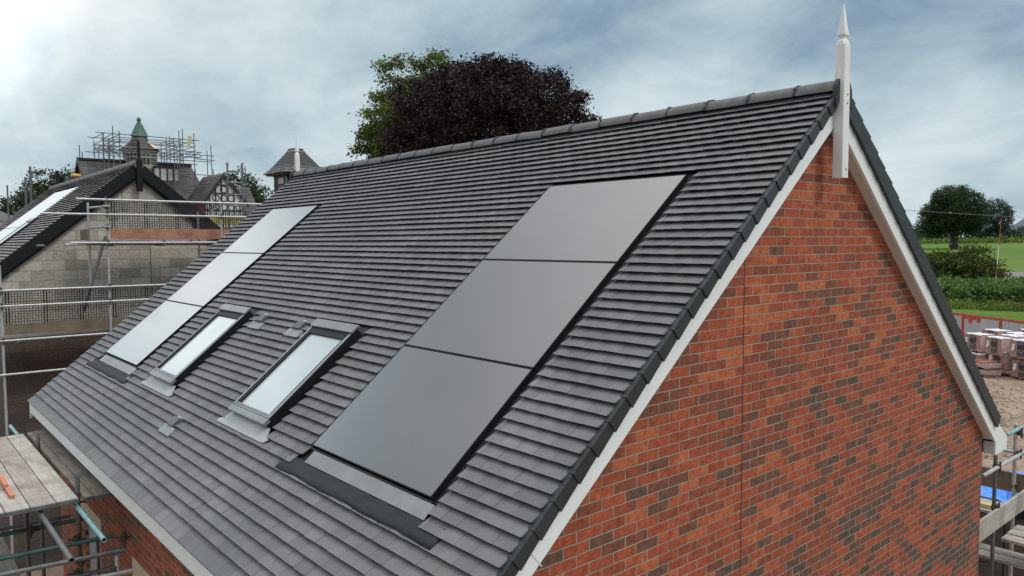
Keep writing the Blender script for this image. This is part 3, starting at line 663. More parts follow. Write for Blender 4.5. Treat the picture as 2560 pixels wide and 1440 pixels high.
# ================================================================== FRONT SCAFFOLD lower left
fs_ = thing('eaves_scaffold', 'weathered tube scaffold carrying the board platform under the white front eaves', 'scaffold', (-4, -1.4, GZ))
for x, y, z1, m in ((-6.16, -1.0, -.92, 'tube_dark'), (-3.72, -1.0, -.92, 'tube_dark'), (-4.55, -1.38, -1.15, 'tube_dark'), (-2.95, -.80, -1.62, 'tube'), (-6.3, -2.0, -.9, 'tube_dark')):
    tubep('standard', (x, y, GZ), (x, y, z1), fs_, m, .0245, hollow=True, n=14)
tubep('ledger', (-8.35, -1.045, -1.2), (-2.32, -1.045, -1.2), fs_, 'teal', .0245, hollow=True, n=14)
tubep('ledger', (-7.6, -1.38, -1.2), (-2.0, -1.38, -1.2), fs_, 'tube_dark', .0245, hollow=True, n=14)
tubep('ledger', (-5.2, -1.62, -2.3), (-3.5, -1.40, -2.32), fs_, 'tube', .0245, n=14)
for (x0, y0, z0), (x1, y1, z1), m in (((-4.45, -2.0, -1.62), (-4.25, -.80, -1.58), 'green'), ((-3.7, -2.1, -1.62), (-3.5, -.70, -1.60), 'green'), ((-3.35, -2.1, -1.66), (-3.05, -.70, -1.62), 'tube_dark'), ((-3.2, -2.2, -1.85), (-2.9, -.66, -1.80), 'tube'), ((-3.9, -2.2, -2.05), (-3.6, -.66, -2.0), 'tube_dark'), ((-6.5, -2.2, -2.2), (-6.4, -.62, -2.2), 'tube_dark')):
    tubep('transom', (x0, y0, z0), (x1, y1, z1), fs_, m, .0245, hollow=True, n=14)
for p in ((-3.72, -1.02, -1.2), (-4.4, -1.38, -1.22), (-4.30, -1.38, -1.60), (-3.72, -1.02, -1.62), (-3.6, -1.02, -1.83), (-2.98, -.82, -1.80), (-3.75, -1.03, -2.02), (-2.9, -.75, -1.42)):
    mb = MB(); clampm(mb, p, .045); mb.build('clamp', 'clamp', fs_)
ys = [(-.665, -.885, 'board_dirty', 'inner dirty brown'), (-.893, -.978, 'board_dirty', 'narrow dirty'), (-1.035, -1.235, 'board', 'pale grey knotted'), (-1.243, -1.47, 'board_pink', 'pinkish brown'), (-1.478, -1.69, 'board', 'pale weathered'), (-1.70, -1.92, 'board', 'outer bleached'), (-1.93, -2.15, 'board', 'outermost bleached')]
for i, (a, b, m, l) in enumerate(ys):
    e0, e1 = -7.18 + rng.normal(0, .03), -3.485 + rng.normal(0, .025)
    t = thing('scaffold_board', l + ' scaffold board lying on the platform below the front eaves', 'scaffold board', ((e0 + e1) / 2, (a + b) / 2, -1.14), 'platform boards below the front eaves')
    z = -1.10 + rng.normal(0, .004)
    mb = MB(); mb.box((e0, b, z - .038), (e1, a, z)); mb.build('plank', m, t, .003)
    for e in (e0, e1 - .025): mb = MB(); mb.box((e - .001, b - .001, z - .040), (e + .026, a + .001, z + .0015)); mb.build('end_band', 'tube_dark', t)
bt = thing('scaffold_board', 'dirty board set on edge along the wall side of the platform', 'scaffold board', (-5.3, -.62, -1.1))
mb = MB(); mb.box((-7.15, -.64, -1.098), (-3.55, -.60, -.96)); mb.build('plank', 'board_dirty', bt)
for (x0, x1, y, z, l) in ((-4.35, -3.95, -1.575, -1.098, 'red timber batten offcut lying flat on a pale scaffold board'), (-4.85, -4.32, -1.585, -1.07, 'second red batten offcut resting on the end of the first')):
    t = thing('timber_offcut', l, 'timber', ((x0 + x1) / 2, y, z)); mb = MB(); mb.box((x0, y - .022, z), (x1, y + .022, z + .038)); mb.build('batten', 'batten', t, .002)
for i, (a, b) in enumerate(((-1.40, -1.62), (-1.63, -1.85), (-1.86, -2.08))):
    t = thing('scaffold_board', ['inner', 'middle', 'outer'][i] + ' pale board of the lower lift under the eaves platform', 'scaffold board', (-5, (a + b) / 2, -2.36), 'boards of the lower eaves lift')
    mb = MB(); mb.box((-6.8, b, -2.38), (-3.75, a, -2.34)); mb.build('plank', 'board', t)
# ================================================================== REAR SCAFFOLD lower right
rs = thing('corner_scaffold', 'galvanised tube scaffold at the rear corner beside the white box end', 'scaffold', (2.2, 9.2, GZ))
tubep('standard', (2.23, 8.80, GZ), (2.23, 8.80, -.95), rs, 'tube_dark', .0242, n=14); tubep('standard', (2.20, 9.72, GZ), (2.20, 9.72, -1.0), rs, 'tube', .0242, n=14)
tubep('standard', (2.6, 9.72, GZ), (2.6, 9.72, -2.3), rs, 'tube', n=14)
tubep('guard_rail', (2.27, 8.2, -1.42), (2.27, 9.9, -1.42), rs, 'tube', n=14); tubep('guard_rail', (2.24, 9.2, -1.06), (2.24, 9.85, -1.06), rs, 'teal', n=14)
tubep('ledger', (.8, 9.78, -1.42), (3.4, 9.78, -1.42), rs, 'tube', n=14); tubep('ledger', (2.2, 9.78, -1.14), (3.4, 9.78, -1.14), rs, 'tube', n=14)
tubep('ledger', (.8, 9.0, -3.55), (3.4, 9.0, -3.55), rs, 'tube', n=14); tubep('transom', (2.1, 8.2, -3.5), (2.1, 10.2, -3.5), rs, 'tube', n=14)
for p in ((2.25, 8.8, -1.42), (2.23, 9.74, -1.42), (2.23, 9.74, -1.12), (2.25, 8.8, -1.98), (2.22, 9.74, -1.9), (2.15, 9.0, -3.52)):
    mb = MB(); clampm(mb, p, .045); mb.build('clamp', 'clamp', rs)
mb = MB(); mb.box((2.27, 8.0, -2.25), (2.305, 11.2, -1.98)); mb.build('toe_board', 'toe_grey', rs)
mb = MB(); mb.box((.6, 10.6, -2.25), (2.25, 10.64, -1.95)); mb.build('toe_board', 'toe_brown', rs)
brd = [((1.2, 9.35, -2.27), (2.2, 9.9, -2.23), 'pale board on the corner scaffold behind the dark standard'),
       ((2.32, 9.30, -2.42), (3.5, 9.52, -2.38), 'grey scaffold board nearest the toe board, running out of frame'), ((2.32, 9.06, -2.42), (3.3, 9.28, -2.38), 'second grey scaffold board from the toe board'), ((2.32, 8.82, -2.43), (2.95, 9.04, -2.39), 'short grey scaffold board with a worn pink end'),
       ((1.6, 9.30, -2.82), (3.6, 9.52, -2.78), 'cream scaffold board of the lowest visible lift, inner one'), ((1.6, 9.04, -2.82), (3.6, 9.27, -2.78), 'cream scaffold board of the lowest visible lift, outer one')]
for lo, hi, l in brd:
    t = thing('scaffold_board', l, 'scaffold board', tuple((a + b) / 2 for a, b in zip(lo, hi)), 'boards of the corner scaffold')
    mb = MB(); mb.box(lo, hi); mb.build('plank', 'board', t, .003)
t = thing('timber_offcut', 'yellow timber offcut on the corner scaffold boards by the brick wall', 'timber', (1.95, 9.5, -2.23)); mb = MB(); mb.box((1.8, 9.42, -2.228), (2.02, 9.55, -2.17)); mb.build('block', 'yellow', t, .004)
# ================================================================== TERRAIN
TD = Vector((-.31, .951, 0)).normalized()
prof = [(-1e5, GZ), (61, GZ), (63.5, -4.7), (66, -3.7), (70, -3.5), (82, -3.3), (94, -2.3), (105, -1.75), (176, -.1), (257, .95), (470, 1.2), (2000, -1), (1e5, -6)]
def terr(x, y):
    t = (x - CAM.x) * TD.x + (y - CAM.y) * TD.y
    return float(np.interp(t, [p[0] for p in prof], [p[1] for p in prof]))
ticks = sorted(set(list(np.arange(-60, 130, 2.0)) + list(np.arange(130, 520, 15)) + [-2500, -1200, -500, -200, 700, 1000, 1500, 2200, 3500]))
sx = sorted(set(list(np.arange(-90, 60, 3.0)) + [-2500, -1200, -600, -300, -150, 90, 150, 300, 700, 1500, 2500]))
SD = Vector((.951, .31, 0)).normalized()
V = []; F = []
for t in ticks:
    for s in sx:
        P = Vector((CAM.x, CAM.y, 0)) + TD * t + SD * s; z = float(np.interp(t, [p[0] for p in prof], [p[1] for p in prof]))
        if 5 < t < 62: z += .05 * math.sin(s * 1.3 + t) * math.sin(t * .9)
        V.append((P.x, P.y, z))
ns = len(sx)
for i in range(len(ticks) - 1):
    for j in range(ns - 1): F.append((i * ns + j, i * ns + j + 1, (i + 1) * ns + j + 1, (i + 1) * ns + j))
tag(raw('ground', V, F, 'ground', smooth=True), kind='structure')
# far hill
hc = at(2640, 600, 1500); V = []; F = []
nn, mm_ = 28, 10
for j in range(mm_ + 1):
    for i in range(nn + 1):
        a = i / nn * 2 - 1; b = j / mm_ * 2 - 1
        h = 52 * max(0, (1 - abs(a) ** 2.2)) * max(0, 1 - b * b) * (1 + .12 * math.sin(a * 17) + .06 * math.sin(a * 41))
        V.append(tuple(hc + SD * (a * 190) + TD * (b * 150) + Vector((0, 0, h - 12 - hc.z))))
for j in range(mm_):
    for i in range(nn): F.append((j * (nn + 1) + i, j * (nn + 1) + i + 1, (j + 1) * (nn + 1) + i + 1, (j + 1) * (nn + 1) + i))
tag(raw('hill', V, F, 'hill', smooth=True), kind='structure')
# ================================================================== FOLIAGE
def leaves(centers, n, spread, size, flat=.7, rs=None):
    """leaf-sized quads scattered round clump centres"""
    rs = rs or rng; C = np.repeat(np.asarray(centers, float), n, axis=0); m = len(C)
    sp = np.repeat(np.broadcast_to(np.asarray(spread, float), (len(centers),)), n)[:, None]
    P = C + rs.normal(0, 1, (m, 3)) * sp * np.array([1, 1, flat])
    nrm = rs.normal(0, 1, (m, 3)); nrm[:, 2] += .5; nrm /= np.linalg.norm(nrm, axis=1)[:, None]
    a = np.cross(nrm, rs.normal(0, 1, (m, 3))); a /= np.linalg.norm(a, axis=1)[:, None]; b = np.cross(nrm, a)
    s = size * rs.uniform(.45, 1.5, (m, 1))
    V = np.stack([P - a * s, P - b * s * .55, P + a * s, P + b * s * .55], 1).reshape(-1, 3)
    F = np.arange(m * 4).reshape(-1, 4); return V, F
def crown_pts(c, rad, n, lump=.16, inner=.45, low=-1.0, seed=0, pw=2.0):
    rs = np.random.default_rng(seed); d = rs.normal(0, 1, (n * 2, 3)); d /= np.linalg.norm(d, axis=1)[:, None]; d = d[d[:, 2] > low][:n]
    ph = rs.uniform(0, 6.28, (8, 1)); kk = rs.normal(0, 3.0, (8, 3)); w = np.sin(d @ kk.T + ph.T).mean(1) * 2.0
    rr = (inner + (1 - inner) * rs.uniform(0, 1, len(d)) ** .45) * (1 + lump * w)
    if pw != 2: rr = rr / (np.abs(d) ** pw).sum(1) ** (1 / pw)
    return np.asarray(c) + d * rr[:, None] * np.asarray(rad)
def tree(name, label, base, cen, rad, nclump, nleaf, spread, size, leafm, trunk_r, seed, low=-1., lump=.16, inner=.45, extra=None, group=None, limbs=7, pw=2.0):
    t = thing(name, label, 'tree', tuple(base), group)
    pts = crown_pts(cen, rad, nclump, lump, inner, low, seed, pw)
    if extra is not None: pts = np.concatenate([pts, extra])
    V, F = leaves(pts, nleaf, spread, size); raw('crown', V, F, leafm, t)
    mb = MB(); base = Vector(base); cen = Vector(cen); top = base.lerp(cen, .8); mid = base.lerp(top, .45) + Vector((.15, -.1, 0))
    mb.tube(base, mid, trunk_r * 1.15, 10, trunk_r * .85); mb.tube(mid, top, trunk_r * .85, 10, trunk_r * .4)
    rs = np.random.default_rng(seed + 5)
    for i in range(limbs):
        q = Vector(pts[rs.integers(len(pts))]); st = mid.lerp(top, rs.uniform(0, .9)); m2 = st.lerp(q, .5) + Vector((0, 0, .25))
        mb.tube(st, m2, trunk_r * .38, 7, trunk_r * .24); mb.tube(m2, q, trunk_r * .24, 7, trunk_r * .06)
    mb.build('trunk', 'bark', t); return t
def g(P): return Vector((P[0], P[1], terr(P[0], P[1])))
# copper beech and the lime behind it
c = at(1222, 395, 44); ctr = Vector((c.x, c.y, 5.2))
ex = []
for x, y, r in ((1250, 185, 1.0), (1330, 205, .9), (1400, 215, .55), (1425, 262, .7), (1462, 300, .6), (1100, 215, 1.), (1010, 230, .9), (1180, 200, .8), (1390, 190, .3), (1448, 240, .3), (1480, 310, .3)):
    q = at(x, y, 44 + rng.uniform(-1.5, 1.5))
    for k in range(int(10 * r) + 3): ex.append(tuple(q + Vector(rng.normal(0, .45 * r, 3))))
tree('copper_beech', 'large dark purple copper beech rising behind the tiled ridge', g(c), ctr, (5.55, 5.55, 6.3), 3000, 70, .27, .085, 'leaf_purple', .55, 11, lump=.06, inner=.4, extra=np.array(ex), limbs=14, pw=3.0, low=-.55)
c = at(1050, 400, 50.5)
ex = []
for x, y, r in ((1085, 150, .6), (1040, 165, .8), (970, 180, .8), (985, 160, .4), (1093, 140, .2), (940, 245, .6), (920, 285, .4), (912, 330, .5), (905, 370, .6), (1120, 165, .4)):
    q = at(x, y, 50 + rng.uniform(-1, 1))
    for k in range(int(10 * r) + 3): ex.append(tuple(q + Vector(rng.normal(0, .5 * r, 3))))
tree('lime_tree', 'bright green tree at the left edge of the purple beech', g(c), (c.x, c.y, 5.7), (3.4, 3.4, 6.9), 1900, 60, .27, .09, 'leaf_lime', .4, 21, lump=.07, inner=.4, pw=2.4, low=-.55, extra=np.array(ex))
# trees round the mansion
c = at(138, 500, 84); tree('leafy_tree', 'dark leafy tree left of the mansion roof, above the block house ridge', g(c), (c.x, c.y, 5.6), (3.3, 3.3, 4.7), 420, 34, .34, .14, 'leaf_dark', .4, 31, lump=.3, inner=.3)
c = at(72, 520, 80); tree('leafy_tree', 'lower bushy tree at far left behind the upright scaffold poles', g(c), (c.x, c.y, 3.9), (3.4, 3.4, 3.6), 320, 34, .34, .14, 'leaf_dark', .3, 32, lump=.2)
c = at(0, 520, 90); tree('leafy_tree', 'small tree cut by the left edge of the picture', g(c), (c.x, c.y, 3.4), (1.6, 1.6, 3.0), 80, 20, .4, .2, 'leaf_dark', .25, 33)
c = at(590, 480, 88); tree('leafy_tree', 'dark tree standing behind the black and white gable', g(c), (c.x, c.y, 5.2), (4.4, 4.4, 4.5), 460, 30, .36, .14, 'leaf_dark', .4, 34, lump=.2)
c = at(636, 500, 86); tree('leafy_tree', 'loose-crowned tree between the black and white gable and the slate turret', g(c), (c.x, c.y, 3.6), (1.9, 1.9, 3.9), 260, 28, .32, .13, 'leaf_dark', .3, 35, lump=.3)
# right-hand field
c = at(2384, 612, 150); b = g(c)
tree('field_oak', 'broad round oak standing alone in the green field', b, (c.x, c.y, b.z + 7.3), (5.9, 5.9, 5.0), 1300, 40, .38, .14, 'leaf_field', .75, 41, lump=.14, inner=.3, low=-.9, extra=crown_pts((c.x - 3.4, c.y - 1.1, b.z + 4.6), (3.2, 3.2, 2.2), 120, seed=3))
c = at(2490, 600, 235); b = g(c)
tree('field_oak', 'smaller bluish tree just right of and behind the lone oak', b, (c.x, c.y, b.z + 7.6), (3.9, 3.9, 4.6), 420, 26, .5, .2, 'leaf_far', .6, 42, lump=.3)
# far hedgerow (one mass)
pts = []
for x in np.arange(1500, 2760, 3.5):
    q = at(x, 600, 245 + rng.uniform(-8, 8)); z0 = terr(q.x, q.y); h = 3.0 + 1.6 * math.sin(x * .05) + 1.2 * math.sin(x * .021 + 1) + rng.uniform(0, 1.2)
    for k in range(6): pts.append((q.x + rng.normal(0, 1), q.y + rng.normal(0, 1.5), z0 + rng.uniform(0, max(1, h))))
V, F = leaves(np.array(pts), 14, .8, .42); o = raw('far_hedgerow', V, F, 'leaf_far'); tag(o, 'long distant hedgerow along the back of the green field', 'hedgerow', kind='stuff')
pts = []
for x in np.arange(2270, 2640, 3):
    q = at(x, 600, 205 + rng.uniform(-4, 4)); z0 = terr(q.x, q.y)
    for k in range(2): pts.append((q.x, q.y, z0 + rng.uniform(0, 1.1)))
V, F = leaves(np.array(pts), 14, .5, .3); o = raw('rough_grass', V, F, 'leaf_weed'); tag(o, 'strip of tall rough grass at the far side of the field', 'rough grass', kind='stuff')
# bush, hedge, weeds
t = None
for x, D, rx, h, l, lm, sd in ((2424, 70, 2.9, 4.3, 'dark rounded bush behind the hedge, next to the red and white pole', 'leaf_bush', 51), (2366, 71, 2.8, 4.0, 'yellow-green bush behind the hedge, half hidden by the roof edge', 'leaf_bush', 52), (2330, 72, 2.2, 3.4, 'leftmost bush behind the hedge beside the roof verge', 'leaf_bush', 53)):
    c = at(x, 600, D); b = g(c); t = thing('bush', l, 'bush', tuple(b))
    pts = crown_pts((b.x, b.y, b.z + h * .45), (rx, rx, h * .55), 230, .16, .4, -.75, sd); V, F = leaves(pts, 34, .3, .13); raw('foliage', V, F, lm, t)
    mb = MB()
    for k in range(5): q = Vector(pts[k * 7]); mb.tube(b, q, .05, 6, .015)
    mb.build('stems', 'bark', t)
A0, A1 = at(2250, 600, 62), at(2760, 600, 55); hd_ = (A1 - A0); hd_.z = 0; L_ = hd_.length; hd_.normalize(); hn = Vector((-hd_.y, hd_.x, 0))
t = thing('hedge', 'wide flat-topped green hedge behind the red-topped site fence', 'hedge', tuple(g(A0.lerp(A1, .5))))
pts = []
for k in range(1500):
    s = rng.uniform(0, L_); w = rng.uniform(-.2, 8.5); P = A0 + hd_ * s + hn * w; z0 = terr(P.x, P.y)
    htop = -2.15 + .02 * w + .22 * math.sin(s * .9) * math.sin(w * .8 + s * .3) + .12 * math.sin(s * 2.3)
    z = htop - abs(rng.normal(0, .12)) if (w > .35 and rng.random() < .82) else rng.uniform(z0, htop)
    if w <= .35 or z > z0: pts.append((P.x, P.y, max(z, z0)))
V, F = leaves(np.array(pts), 32, .24, .10); raw('foliage', V, F, 'leaf_hedge', t)
mb = MB()
for k in range(40):
    s = rng.uniform(0, L_); P = A0 + hd_ * s + hn * rng.uniform(0, 6); z0 = terr(P.x, P.y); mb.tube((P.x, P.y, z0), (P.x + .2, P.y + .1, -2.6), .03, 5, .012)
mb.build('stems', 'bark', t)
pts = []
for k in range(900):
    s = rng.uniform(0, L_); P = A0 + hd_ * s + hn * rng.uniform(-2.8, -.1); z0 = terr(P.x, P.y); pts.append((P.x, P.y, z0 + abs(rng.normal(0, .22))))
V, F = leaves(np.array(pts), 14, .16, .08); o = raw('weeds', V, F, 'leaf_weed'); tag(o, 'bright green weeds on the bank below the hedge', 'weeds', kind='stuff')
# ================================================================== SITE FENCE
F0, F1 = Vector((-14.94, 56.42, 0)), Vector((-9.68, 53.32, 0)); e1 = (F1 - F0).normalized(); e2 = Vector((-e1.y, e1.x, 0))
FB, FT = GZ, -3.55
PL = 3.25; org = F0 + e1 * 1.27
fl = ['grey hoarding panel with red frame left of the worn red one', 'worn red and grey hoarding panel between two red posts', 'grey hoarding panel with red frame at the right edge of the picture', 'far left hoarding panel mostly hidden by the roof verge']
for i, k in enumerate((-1, 0, 1, -2)):
    p0 = org + e1 * (PL * k); t = thing('hoarding_panel', fl[i], 'fence panel', (p0.x, p0.y, FB), 'panels of the red-topped site fence')
    def tf(a, b, c, p0=p0): return p0 + e1 * a + e2 * b + Vector((0, 0, c))
    mb = MB(); x = .12
    while x < PL - .13:
        w = .26; mb.box((x, -.015 if int(x * 10) % 2 else .0, FB + .1), (min(x + w, PL - .12) - .012, .02, FT - .12), tf); x += w
    mb.build('sheet', 'fence_panel', t)
    mb = MB(); mb.box((.0, -.04, FT - .13), (PL, .04, FT), tf); mb.box((0, -.045, FB), (.10, .045, FT + .04), tf); mb.box((PL - .1, -.045, FB), (PL - .005, .045, FT + .04), tf); mb.box((.10, -.03, FB), (PL - .1, .03, FB + .1), tf)
    if k == 0:
        for q in range(4): mb.box((.14 + q * .36, -.022, FT - .13 - rng.uniform(.1, .5)), (.14 + q * .36 + .33, -.017, FT - .13), tf)
    mb.build('steel_frame', 'fence_red', t)
# ================================================================== BRICK PACKS
def make_pack(label, loc, wrap=True, w=1.12, d=1.0, h=.98):
    t = thing('brick_pack', label, 'brick pack', loc, 'wrapped brick packs stacked in the yard'); o = Vector(loc)
    ex_, ey_ = e1, e2
    def tf(a, b, c): return o + ex_ * a + ey_ * b + Vector((0, 0, c))
    mb = MB(); nl = 9
    for k in range(nl):
        z0 = .09 + k * (h - .09) / nl
        for i in range(5):
            a0 = -w / 2 + i * w / 5; j = rng.normal(0, .006)
            mb.box((a0 + .004, -d / 2 + j, z0 + .003), (a0 + w / 5 - .004, d / 2 + j, z0 + (h - .09) / nl - .003), tf)
    mb.build('bricks', 'pack', t)
    mb = MB()
    for i in range(3): mb.box((-w / 2 + i * (w - .1) / 2, -d / 2, 0), (-w / 2 + .1 + i * (w - .1) / 2, d / 2, .07), tf)
    mb.box((-w / 2, -d / 2, .07), (w / 2, d / 2, .088), tf); mb.build('pallet', 'pallet', t)
    mb = MB(); V = []; nx, ny = 8, 7
    for i in range(nx + 1):
        for j in range(ny + 1):
            a, b = i / nx - .5, j / ny - .5; V.append(tf(a * (w + .03), b * (d + .03), h + .012 + rng.normal(0, .010) - .05 * (max(0, abs(a) * 2 - .86) + max(0, abs(b) * 2 - .86))))
    mb.add(V, [(i * (ny + 1) + j, (i + 1) * (ny + 1) + j, (i + 1) * (ny + 1) + j + 1, i * (ny + 1) + j + 1) for i in range(nx) for j in range(ny)], True)
    mb.build('wrap_top', 'film_top', t)
    # wrap skirt on the sides
    for sa, (p0, p1) in enumerate((((-w / 2 - .012, -d / 2), (-w / 2 - .012, d / 2)), ((w / 2 + .012, -d / 2), (w / 2 + .012, d / 2)))):
        V = []; mb = MB()
        for j in range(7):
            for c in range(5): V.append(tf(p0[0] + rng.normal(0, .008), p0[1] + (p1[1] - p0[1]) * j / 6, .06 + (h - .05) * c / 4))
        mb.add(V, [(j * 5 + c, (j + 1) * 5 + c, (j + 1) * 5 + c + 1, j * 5 + c + 1) for j in range(6) for c in range(4)], True); mb.build('wrap_side', 'film', t)
    mb = MB()
    for z0, z1 in ((.16, .46), (.52, .92)): mb.box((-.13, -d / 2 - .022, z0), (.27, -d / 2 - .015, z1), tf)
    lb = mb.build('printed_label', 'packlabel', t)
    mb = MB()
    for z in (.86, .80, .41, .36, .23):
        for q in range(4): mb.box((-.09 + q * .085, -d / 2 - .0245, z - .012), (-.09 + q * .085 + .06, -d / 2 - .0225, z + .008), tf)
    mb.build('print_mark', 'fence_panel', lb)
    mb = MB(); mb.box((-.42, -d / 2 - .024, .50), (-.27, -d / 2 - .017, .78), tf); mb.box((-.46, -d / 2 - .022, .42), (-.34, -d / 2 - .0165, .58), tf); mb.build('paper_ticket', 'paper', t)
    return t
base = at(2454, 600, 41.5); base.z = GZ
p1 = make_pack('wrapped brick pack on the ground, lower left of the front row', tuple(base + e1 * .12))
def pk(a, b, z, l, rot=0):
    c = copy_tree(p1); P = base + e1 * a + e2 * b; c.location = (P.x, P.y, GZ + z); c['label'] = l; c.rotation_euler.z = rot; c['_o'] = tuple(c.location); return c
pk(-.25, .3, 1.02, 'white-topped brick pack with a paper ticket, top of the left front stack', .03)
pk(1.42, .35, .30, 'wrapped brick pack hidden behind the orange bricks, lower right front stack', .0)
pk(1.32, .25, 1.02, 'brick pack with crumpled white top, upper right of the front row', -.04); pk(1.30, 1.1, 1.10, 'brick pack showing only its white top just behind the upper right front pack', .02)
pk(2.85, .5, 0, 'lower brick pack at the right edge of the picture'); pk(2.80, .4, 1.04, 'upper brick pack cut by the right edge of the picture', .05)
i = 0; od = ['first', 'second', 'third', 'fourth']
for r_, (b, z, nm) in enumerate(((2.6, 1.03, 'middle'), (4.6, 1.03, 'back'))):
    for k in range(4):
        a = -1.6 + k * 1.55 + r_ * .45
        pk(a, b, 0, '%s lower brick pack from the left in the %s row' % (od[k], nm), rng.normal(0, .03)); pk(a + .05, b + .05, z, '%s white-topped upper brick pack from the left in the %s row' % (od[k], nm), rng.normal(0, .03))
P = base + e1 * 1.36 - e2 * .75
t = thing('brick_pallet', 'two broken packs of orange bricks on pallets in front of the wrapped packs', 'brick pallet', tuple(P))
def tf(a, b, c): return P + e1 * a + e2 * b + Vector((0, 0, c))
mb = MB()
for z in (0, .40):
    for q in range(3): mb.box((-.56 + q * .51, -.5, z), (-.46 + q * .51, .5, z + .07), tf)
    for q in range(5): mb.box((-.56, -.5 + q * .21, z + .071), (.56, -.34 + q * .21, z + .09), tf)
mb.build('pallet', 'pallet', t)
mb = MB()
for z, nl in ((.09, 4), (.49, 4)):
    for k in range(nl):
        for q in range(5):
            if z > .4 and k == nl - 1 and q in (1, 4): continue
            mb.box((-.54 + q * .216 + .003, -.48 + rng.normal(0, .01), z + k * .07 + .002), (-.54 + q * .216 + .21, .48, z + k * .07 + .067), tf)
mb.build('bricks', 'orange_brick', t)
mb = MB()
for z0, z1 in ((.12, .36), (.52, .72)):
    V = [];
    for a, b in ((-.57, .5), (-.575, -.51), (-.2, -.52), (.2, -.525), (.575, -.51), (.57, .5)):
        for c in (z0, (z0 + z1) / 2, z1): V.append(tf(a + rng.normal(0, .01), b + rng.normal(0, .01), c + rng.normal(0, .02)))
    mb.add(V, [(i * 3 + c, (i + 1) * 3 + c, (i + 1) * 3 + c + 1, i * 3 + c + 1) for i in range(5) for c in range(2)], True)
mb.build('torn_wrap', 'film', t)
# small stones scattered on the dirt of the yard
V = []; F = []
for k in range(1600):
    q = at(rng.uniform(2380, 2640), 600, rng.uniform(16, 40)); s = abs(rng.normal(0, .04)) + .015; o = len(V); z = terr(q.x, q.y)
    b = [(1, 0, 0), (0, 1, 0), (-1, 0, 0), (0, -1, 0), (0, 0, .8), (0, 0, -.5)]
    V += [(q.x + s * x * rng.uniform(.6, 1.4), q.y + s * y * rng.uniform(.6, 1.4), z + s * zz + .01) for x, y, zz in b]
    F += [(o, o + 1, o + 4), (o + 1, o + 2, o + 4), (o + 2, o + 3, o + 4), (o + 3, o, o + 4), (o + 1, o, o + 5), (o + 2, o + 1, o + 5), (o + 3, o + 2, o + 5), (o, o + 3, o + 5)]
M['stone'] = simple('dirt_stone', (.20, .155, .12), (.40, .34, .28), .9, 3, bmp=0, island=.4)
tag(raw('rubble', V, F, 'stone'), 'scattered stones and rubble on the brown dirt yard', 'rubble', kind='stuff')
# blue tarpaulin on the ground beside the corner scaffold
c = at(2515, 1215, 15.5); nx, ny = 34, 22; V = []
tz = c.z
for i in range(nx + 1):
    for j in range(ny + 1):
        a, b = (i / nx - .5) * 3.4, (j / ny - .5) * 1.9
        z = .10 * math.sin(a * 3.1 + b * 2) + .08 * math.sin(b * 5.3 - a * 2.2) + .05 * math.sin(a * 9 + b * 4) + .12 * abs(math.sin(a * 1.7)) - .45 * max(0, abs(b) - .7) + .02 * rng.normal()
        V.append(Vector((c.x, c.y, tz)) + Vector((a * .95, a * .31, 0)) + Vector((-.31 * b, .95 * b, 0)) + Vector((0, 0, z)))
t = thing('tarpaulin', 'crumpled bright blue tarpaulin draped over a stack beyond the corner scaffold', 'tarpaulin', (c.x, c.y, tz))
mb = MB(); mb.add(V, [(i * (ny + 1) + j, (i + 1) * (ny + 1) + j, (i + 1) * (ny + 1) + j + 1, i * (ny + 1) + j + 1) for i in range(nx) for j in range(ny)], False)
o = mb.build('sheet', 'tarp', t)
t = thing('block_stack', 'grey-brown stack of blocks hidden under the blue tarpaulin', 'block stack', (c.x, c.y, GZ))
mb = MB()
for k in range(int((tz - .3 - GZ) / .22)):
    for q in range(6): mb.box((-1.4 + q * .46, -.75, k * .22), (-1.4 + q * .46 + .44, .75, k * .22 + .215), lambda a, b, z: Vector((c.x, c.y, GZ)) + Vector((a * .95 - b * .31, a * .31 + b * .95, z)))
mb.build('blocks', 'block_dark', t)
# height-warning pole and cable
b0 = g(at(2487, 700, 66)); tp = at(2503, 548, 66)
t = thing('goalpost_pole', 'thin leaning red and white pole beside the dark bush', 'pole', tuple(b0))
for k, (a, b) in enumerate(((0, .18), (.18, .27), (.27, .42), (.42, .66), (.66, 1))):
    mb = MB(); mb.tube(b0.lerp(tp, a), b0.lerp(tp, b), .034, 8); mb.build('white_band' if k in (0, 1, 3) else 'red_band', 'pole_white' if k in (0, 1, 3) else 'pole_red', t)
A, B = at(1700, 470, 64), at(2900, 556, 68)
t = thing('overhead_cable', 'thin overhead cable crossing in front of the lone oak', 'cable', tuple(A)); mb = MB(); prev = None
for k in range(21):
    q = A.lerp(B, k / 20); q.z -= .5 * (1 - (k / 10 - 1) ** 2)
    if prev is not None: mb.tube(prev, q, .02, 6)
    prev = q
mb.build('wire', 'tube_dark', t)
# ================================================================== MANSION
XM = -66
man = thing('timbered_mansion', 'old mansion with dark slate roofs and a black and white gable', 'mansion', (XM, 16, GZ))
